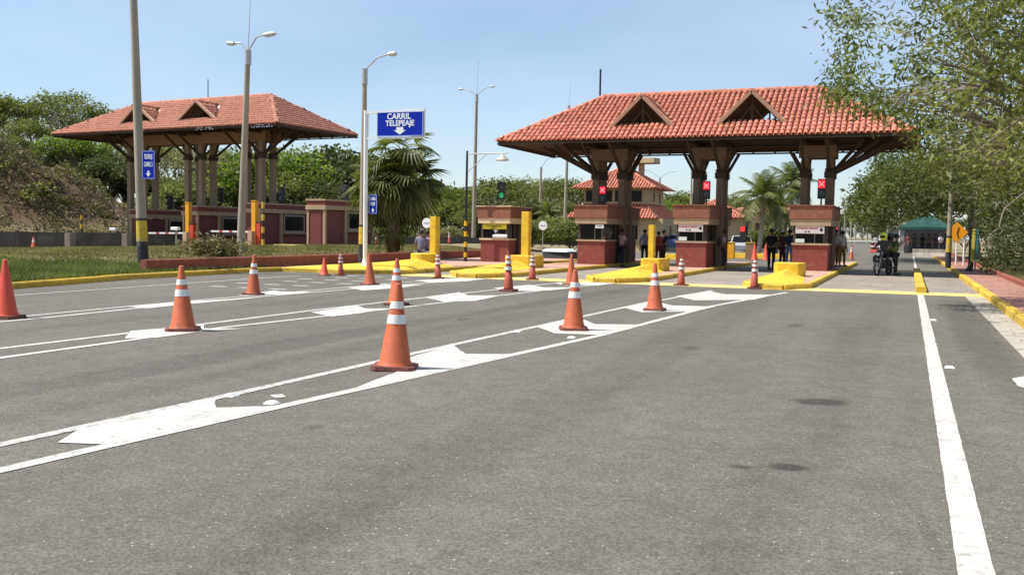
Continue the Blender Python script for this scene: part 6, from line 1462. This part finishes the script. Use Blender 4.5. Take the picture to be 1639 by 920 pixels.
# boots of old leaf bases round the lower trunks
m = MB(); rr = random.Random(8)
for i in range(46):
    a = rr.uniform(0, 6.28); z = rr.uniform(.05, .9); m.bar((.22*math.cos(a), .2*math.sin(a), z), (.36*math.cos(a), .34*math.sin(a), z+.32), .07, .03)
m.build('leaf_bases', mat('leaf_base_brown', (.22, .11, .04), .8, .3, 6), t)
def pinnate(seed, L=2.6, nl=34, droop=1.):
    rr = random.Random(seed); V = []; F = []; T = []; sp = []
    for i in range(13): q = i/12; sp.append(Vector((L*q*(1-.16*q*droop), 0, .55*L*q*(1-q)*.6-.42*L*droop*q*q)))
    for i in range(nl):
        q = .14+.86*i/nl; k = q*12; j = min(11, int(k)); p = sp[j].lerp(sp[j+1], k-j); d = (sp[j+1]-sp[j]).normalized()
        ll = L*.26*math.sin(math.pi*min(1, q*.82+.12))**.7
        for s in (-1, 1):
            e = p+Vector((d.x*.45, s*1.0, d.z*.45-.55*rr.uniform(.6, 1.3)))*ll; mdl = p.lerp(e, .5)+Vector((0, 0, .03)); w_ = d*.028; o = len(V)
            V += [p-w_, p+w_, mdl+w_*1.1, mdl-w_*1.1, e]; F += [(o, o+1, o+2, o+3), (o+3, o+2, o+4)]; T += [rr.random()*.5+.1]*5
    m = MB(); m.tube(sp, [.035*(1-.85*i/12) for i in range(13)], 4, cap=False); o = len(V); V += [Vector(v) for v in m.v]; F += [tuple(i+o for i in f) for f in m.f]; T += [.95]*len(m.v)
    me = bpy.data.meshes.new('frond'); me.from_pydata([tuple(v) for v in V], [], F); me.materials.append(lm_palm); a_ = me.attributes.new('tint', 'FLOAT', 'POINT'); a_.data.foreach_set('value', np.array(T, np.float32)); return me
PF = [pinnate(i, 2.7, droop=.5+.4*i) for i in range(3)]
def coco(label, px, pyc, D, s, nf=22):
    c = atD(px, pyc, D); b_ = (c[0], c[1], 0); t = thing('coconut_palm', label, 'palm', b_)
    m = MB(); k = 12; m.tube([(.25*math.sin(i/k*2)-.22*math.sin(2)*0, 0, c[2]*i/k) for i in range(k+1)], [.19*(1-.35*i/k)*(1.04 if i % 2 else 1) for i in range(k+1)], 9); m.build('trunk', pale_bark, t)
    top = (.25*math.sin(2), 0, c[2]); rr = random.Random(px)
    for i in range(nf):
        q = i/(nf-1); el = 78-112*q; o = link('frond', PF[min(2, int(q*3))], t, top); o.rotation_euler = Euler((rr.uniform(-.3, .3), -R(el), R(i*137.5+rr.uniform(-15, 15))), 'XYZ'); o.scale = (s*rr.uniform(.85, 1.1),)*3
    m = MB()
    for i in range(7): a = i*.9; m.lathe([(.02, -.13), (.10, -.06), (.115, 0), (.09, .08), (.02, .12)], 8, (top[0]+.24*math.cos(a), .24*math.sin(a), top[2]-.2)); 
    m.build('coconuts', mat('coconut', (.30, .22, .05), .6), t)
coco('coconut palm with full arching crown behind the man in black, left of the two', 1216, 318, 72, 1.02)
coco('taller coconut palm right behind the other, close to the last column pair', 1262, 296, 80, .95, 20)
coco('shorter coconut palm between the two larger ones, bright fronds', 1243, 335, 76, .8, 18)
# small palm in the green behind
coco('small distant palm above the hedge right of the booth with yellow notice', 872, 344, 80, .6, 16)

# ------------------------------------------------------------------ big trees on the right
def big_tree(label, base, clumps, r0, leaf, aspect, per, sp, lm, seed, ntw=60, droop=.5, bk=None, name='tree'):
    rr = random.Random(seed); r_ = np.random.default_rng(seed); t = thing(name, label, 'tree', base); B = Vector(base)
    C = np.array([[c[0]-base[0], c[1]-base[1], c[2]-base[2]] for c in clumps])
    mb = MB(); top = Vector((rr.uniform(-.4, 0), rr.uniform(-.3, .3), 3.0)); mb.tube([(0, 0, -.3), (.05, 0, 1), (top.x*.6, top.y*.6, 2.2), top], [r0*1.3, r0, r0*.85, r0*.7], 12)
    idx = r_.permutation(len(C)); hubs = [Vector(C[i]) for i in idx[:max(6, ntw//6)]]; hp = []
    for h_ in hubs:
        tgt = top.lerp(h_, .8); k = 6; pts = []
        for i in range(k+1):
            q = i/k; p = top.lerp(tgt, q); p.z += math.sin(q*math.pi)*.12*(tgt-top).length; j = .18*math.sin(q*math.pi); pts.append(p+Vector((rr.uniform(-j, j), rr.uniform(-j, j), rr.uniform(-j, j))))
        mb.tube(pts, [r0*.38*(1-.8*i/k)+.012 for i in range(k+1)], 6, cap=False); hp.append(pts)
    for i in idx[:ntw]:
        c = Vector(C[i]); best = min(((p-c).length, p) for pts in hp for p in pts[2:])[1] if hp else top
        best = min((p for pts in hp for p in pts[2:]), key=lambda p: (p-c).length)
        if (best-c).length > 4.5: continue
        md = best.lerp(c, .5)+Vector((rr.uniform(-.15, .15), rr.uniform(-.15, .15), .12*(best-c).length*.5)); mb.tube([best, md, c], [.028, .016, .005], 4, cap=False)
    mb.build('trunk', bk or bark, t, smooth=True)
    tint = r_.random(len(C))*.7; V, F, TT = foliage(C, tint, r_, per, sp, leaf, aspect, droop); link('crown', npmesh('crown', V, F, lm, TT), t); return t
def lb(y):                                  # left outline of the near crown in the photograph
    pts = [(-200, 1385), (-60, 1372), (0, 1365), (20, 1348), (40, 1372), (75, 1352), (100, 1360), (120, 1352), (140, 1352), (160, 1388), (185, 1440), (205, 1478), (240, 1492), (300, 1500), (340, 1512), (420, 1560)]
    for (a, xa), (b_, xb) in zip(pts, pts[1:]):
        if y <= b_: return xa+(xb-xa)*max(0, (y-a))/(b_-a)
    return 1560
rr = random.Random(31); cl = []
while len(cl) < 1450:
    py = rr.uniform(-170, 330); x0_ = lb(py); px = x0_+rr.random()**.8*(1900-x0_); Y = rr.uniform(18, 27) if px < 1500 else rr.uniform(15, 31)
    edge = (px-x0_)/120
    if rr.random() > .16+edge*.62: continue
    if 1395 < px < 1470 and 40 < py < 150 and rr.random() < .45: continue
    p = atY(px, py, Y)
    if p[2] < 2.6: continue
    cl.append(p)
# feathery outer sprays
for (px, py, n_) in ((1340, 12, 3), (1354, 22, 5), (1370, 30, 7), (1364, 62, 4), (1348, 84, 4), (1358, 104, 6), (1354, 126, 6), (1338, 138, 4), (1326, 146, 3), (1352, 150, 6), (1380, 158, 8), (1405, 164, 9), (1430, 174, 9), (1458, 184, 7), (1482, 205, 8), (1490, 235, 9), (1498, 268, 8)):
    for i in range(n_): cl.append(atY(px+rr.gauss(0, 9), py+rr.gauss(0, 6), rr.uniform(20.5, 23.5)))
big_tree('large near tree with narrow drooping leaves overhanging the road at the right edge', (8.6, 23.5, .3), cl, .24, .15, .30, 30, .20, lm_near, 5, ntw=520, droop=.6)
def box_clumps(px0, px1, py0, py1, D0, D1, n, seed, shape=None):
    rr = random.Random(seed); out = []
    while len(out) < n:
        px, py = rr.uniform(px0, px1), rr.uniform(py0, py1)
        if shape and not shape(px, py): continue
        out.append(atD(px, py, rr.uniform(D0, D1)))
    return out
ell = lambda cx, cy, rx, ry: (lambda x, y: ((x-cx)/rx)**2+((y-cy)/ry)**2 < 1-.10*math.sin(x*.11)*math.sin(y*.17))
cB = box_clumps(1350, 1545, 262, 402, 58, 70, 620, 4, lambda x, y: ((x-1450)/88)**2+((y-325)/(58 if y < 325 else 40))**2 < 1 and not (y > 338 and 1425 < x < 1545))
cB += box_clumps(1400, 1640, 240, 338, 54, 66, 620, 6)
b_ = atD(1560, 400, 62); big_tree('rounded leafy tree spreading over the green tent, left of the near tree', (b_[0], b_[1], .1), cB, .3, .27, .42, 20, .36, leaf_mat('leaf_mid', (.048, .064, .017), (.19, .21, .065), .45, .35), 8, ntw=200, droop=.2)
cC = box_clumps(1500, 1800, 190, 400, 38, 50, 700, 7, lambda x, y: y < 318+max(0, x-1555)*1.2)
b_ = atD(1660, 420, 44); big_tree('darker tree behind the near tree, right of the orange diamond sign', (b_[0], b_[1], .3), cC, .22, .20, .40, 22, .30, leaf_mat('leaf_mid2', (.040, .052, .014), (.18, .185, .050), .5, .35), 12, ntw=160, droop=.3)
cD = box_clumps(1578, 1760, 330, 432, 34, 41, 420, 9, lambda x, y: y > 345+max(0, 1610-x)*1.4)
b_ = atD(1655, 432, 38); big_tree('dark evergreen shrub at ground level on the right edge beside the pavement', (b_[0], b_[1], .3), cD, .08, .13, .55, 26, .18, lm_dark, 13, ntw=60, droop=0, name='shrub')
for i, (px, top, D, k) in enumerate(((1545, 352, 88, 3), (1600, 330, 80, 3), (1650, 320, 70, 3), (1580, 345, 100, 0), (1420, 352, 140, 3), (1440, 360, 125, 3), (1500, 345, 110, 3))):
    tree_top(k, px, top, D, place_label('dark backing tree', px), 'trees along the right side')
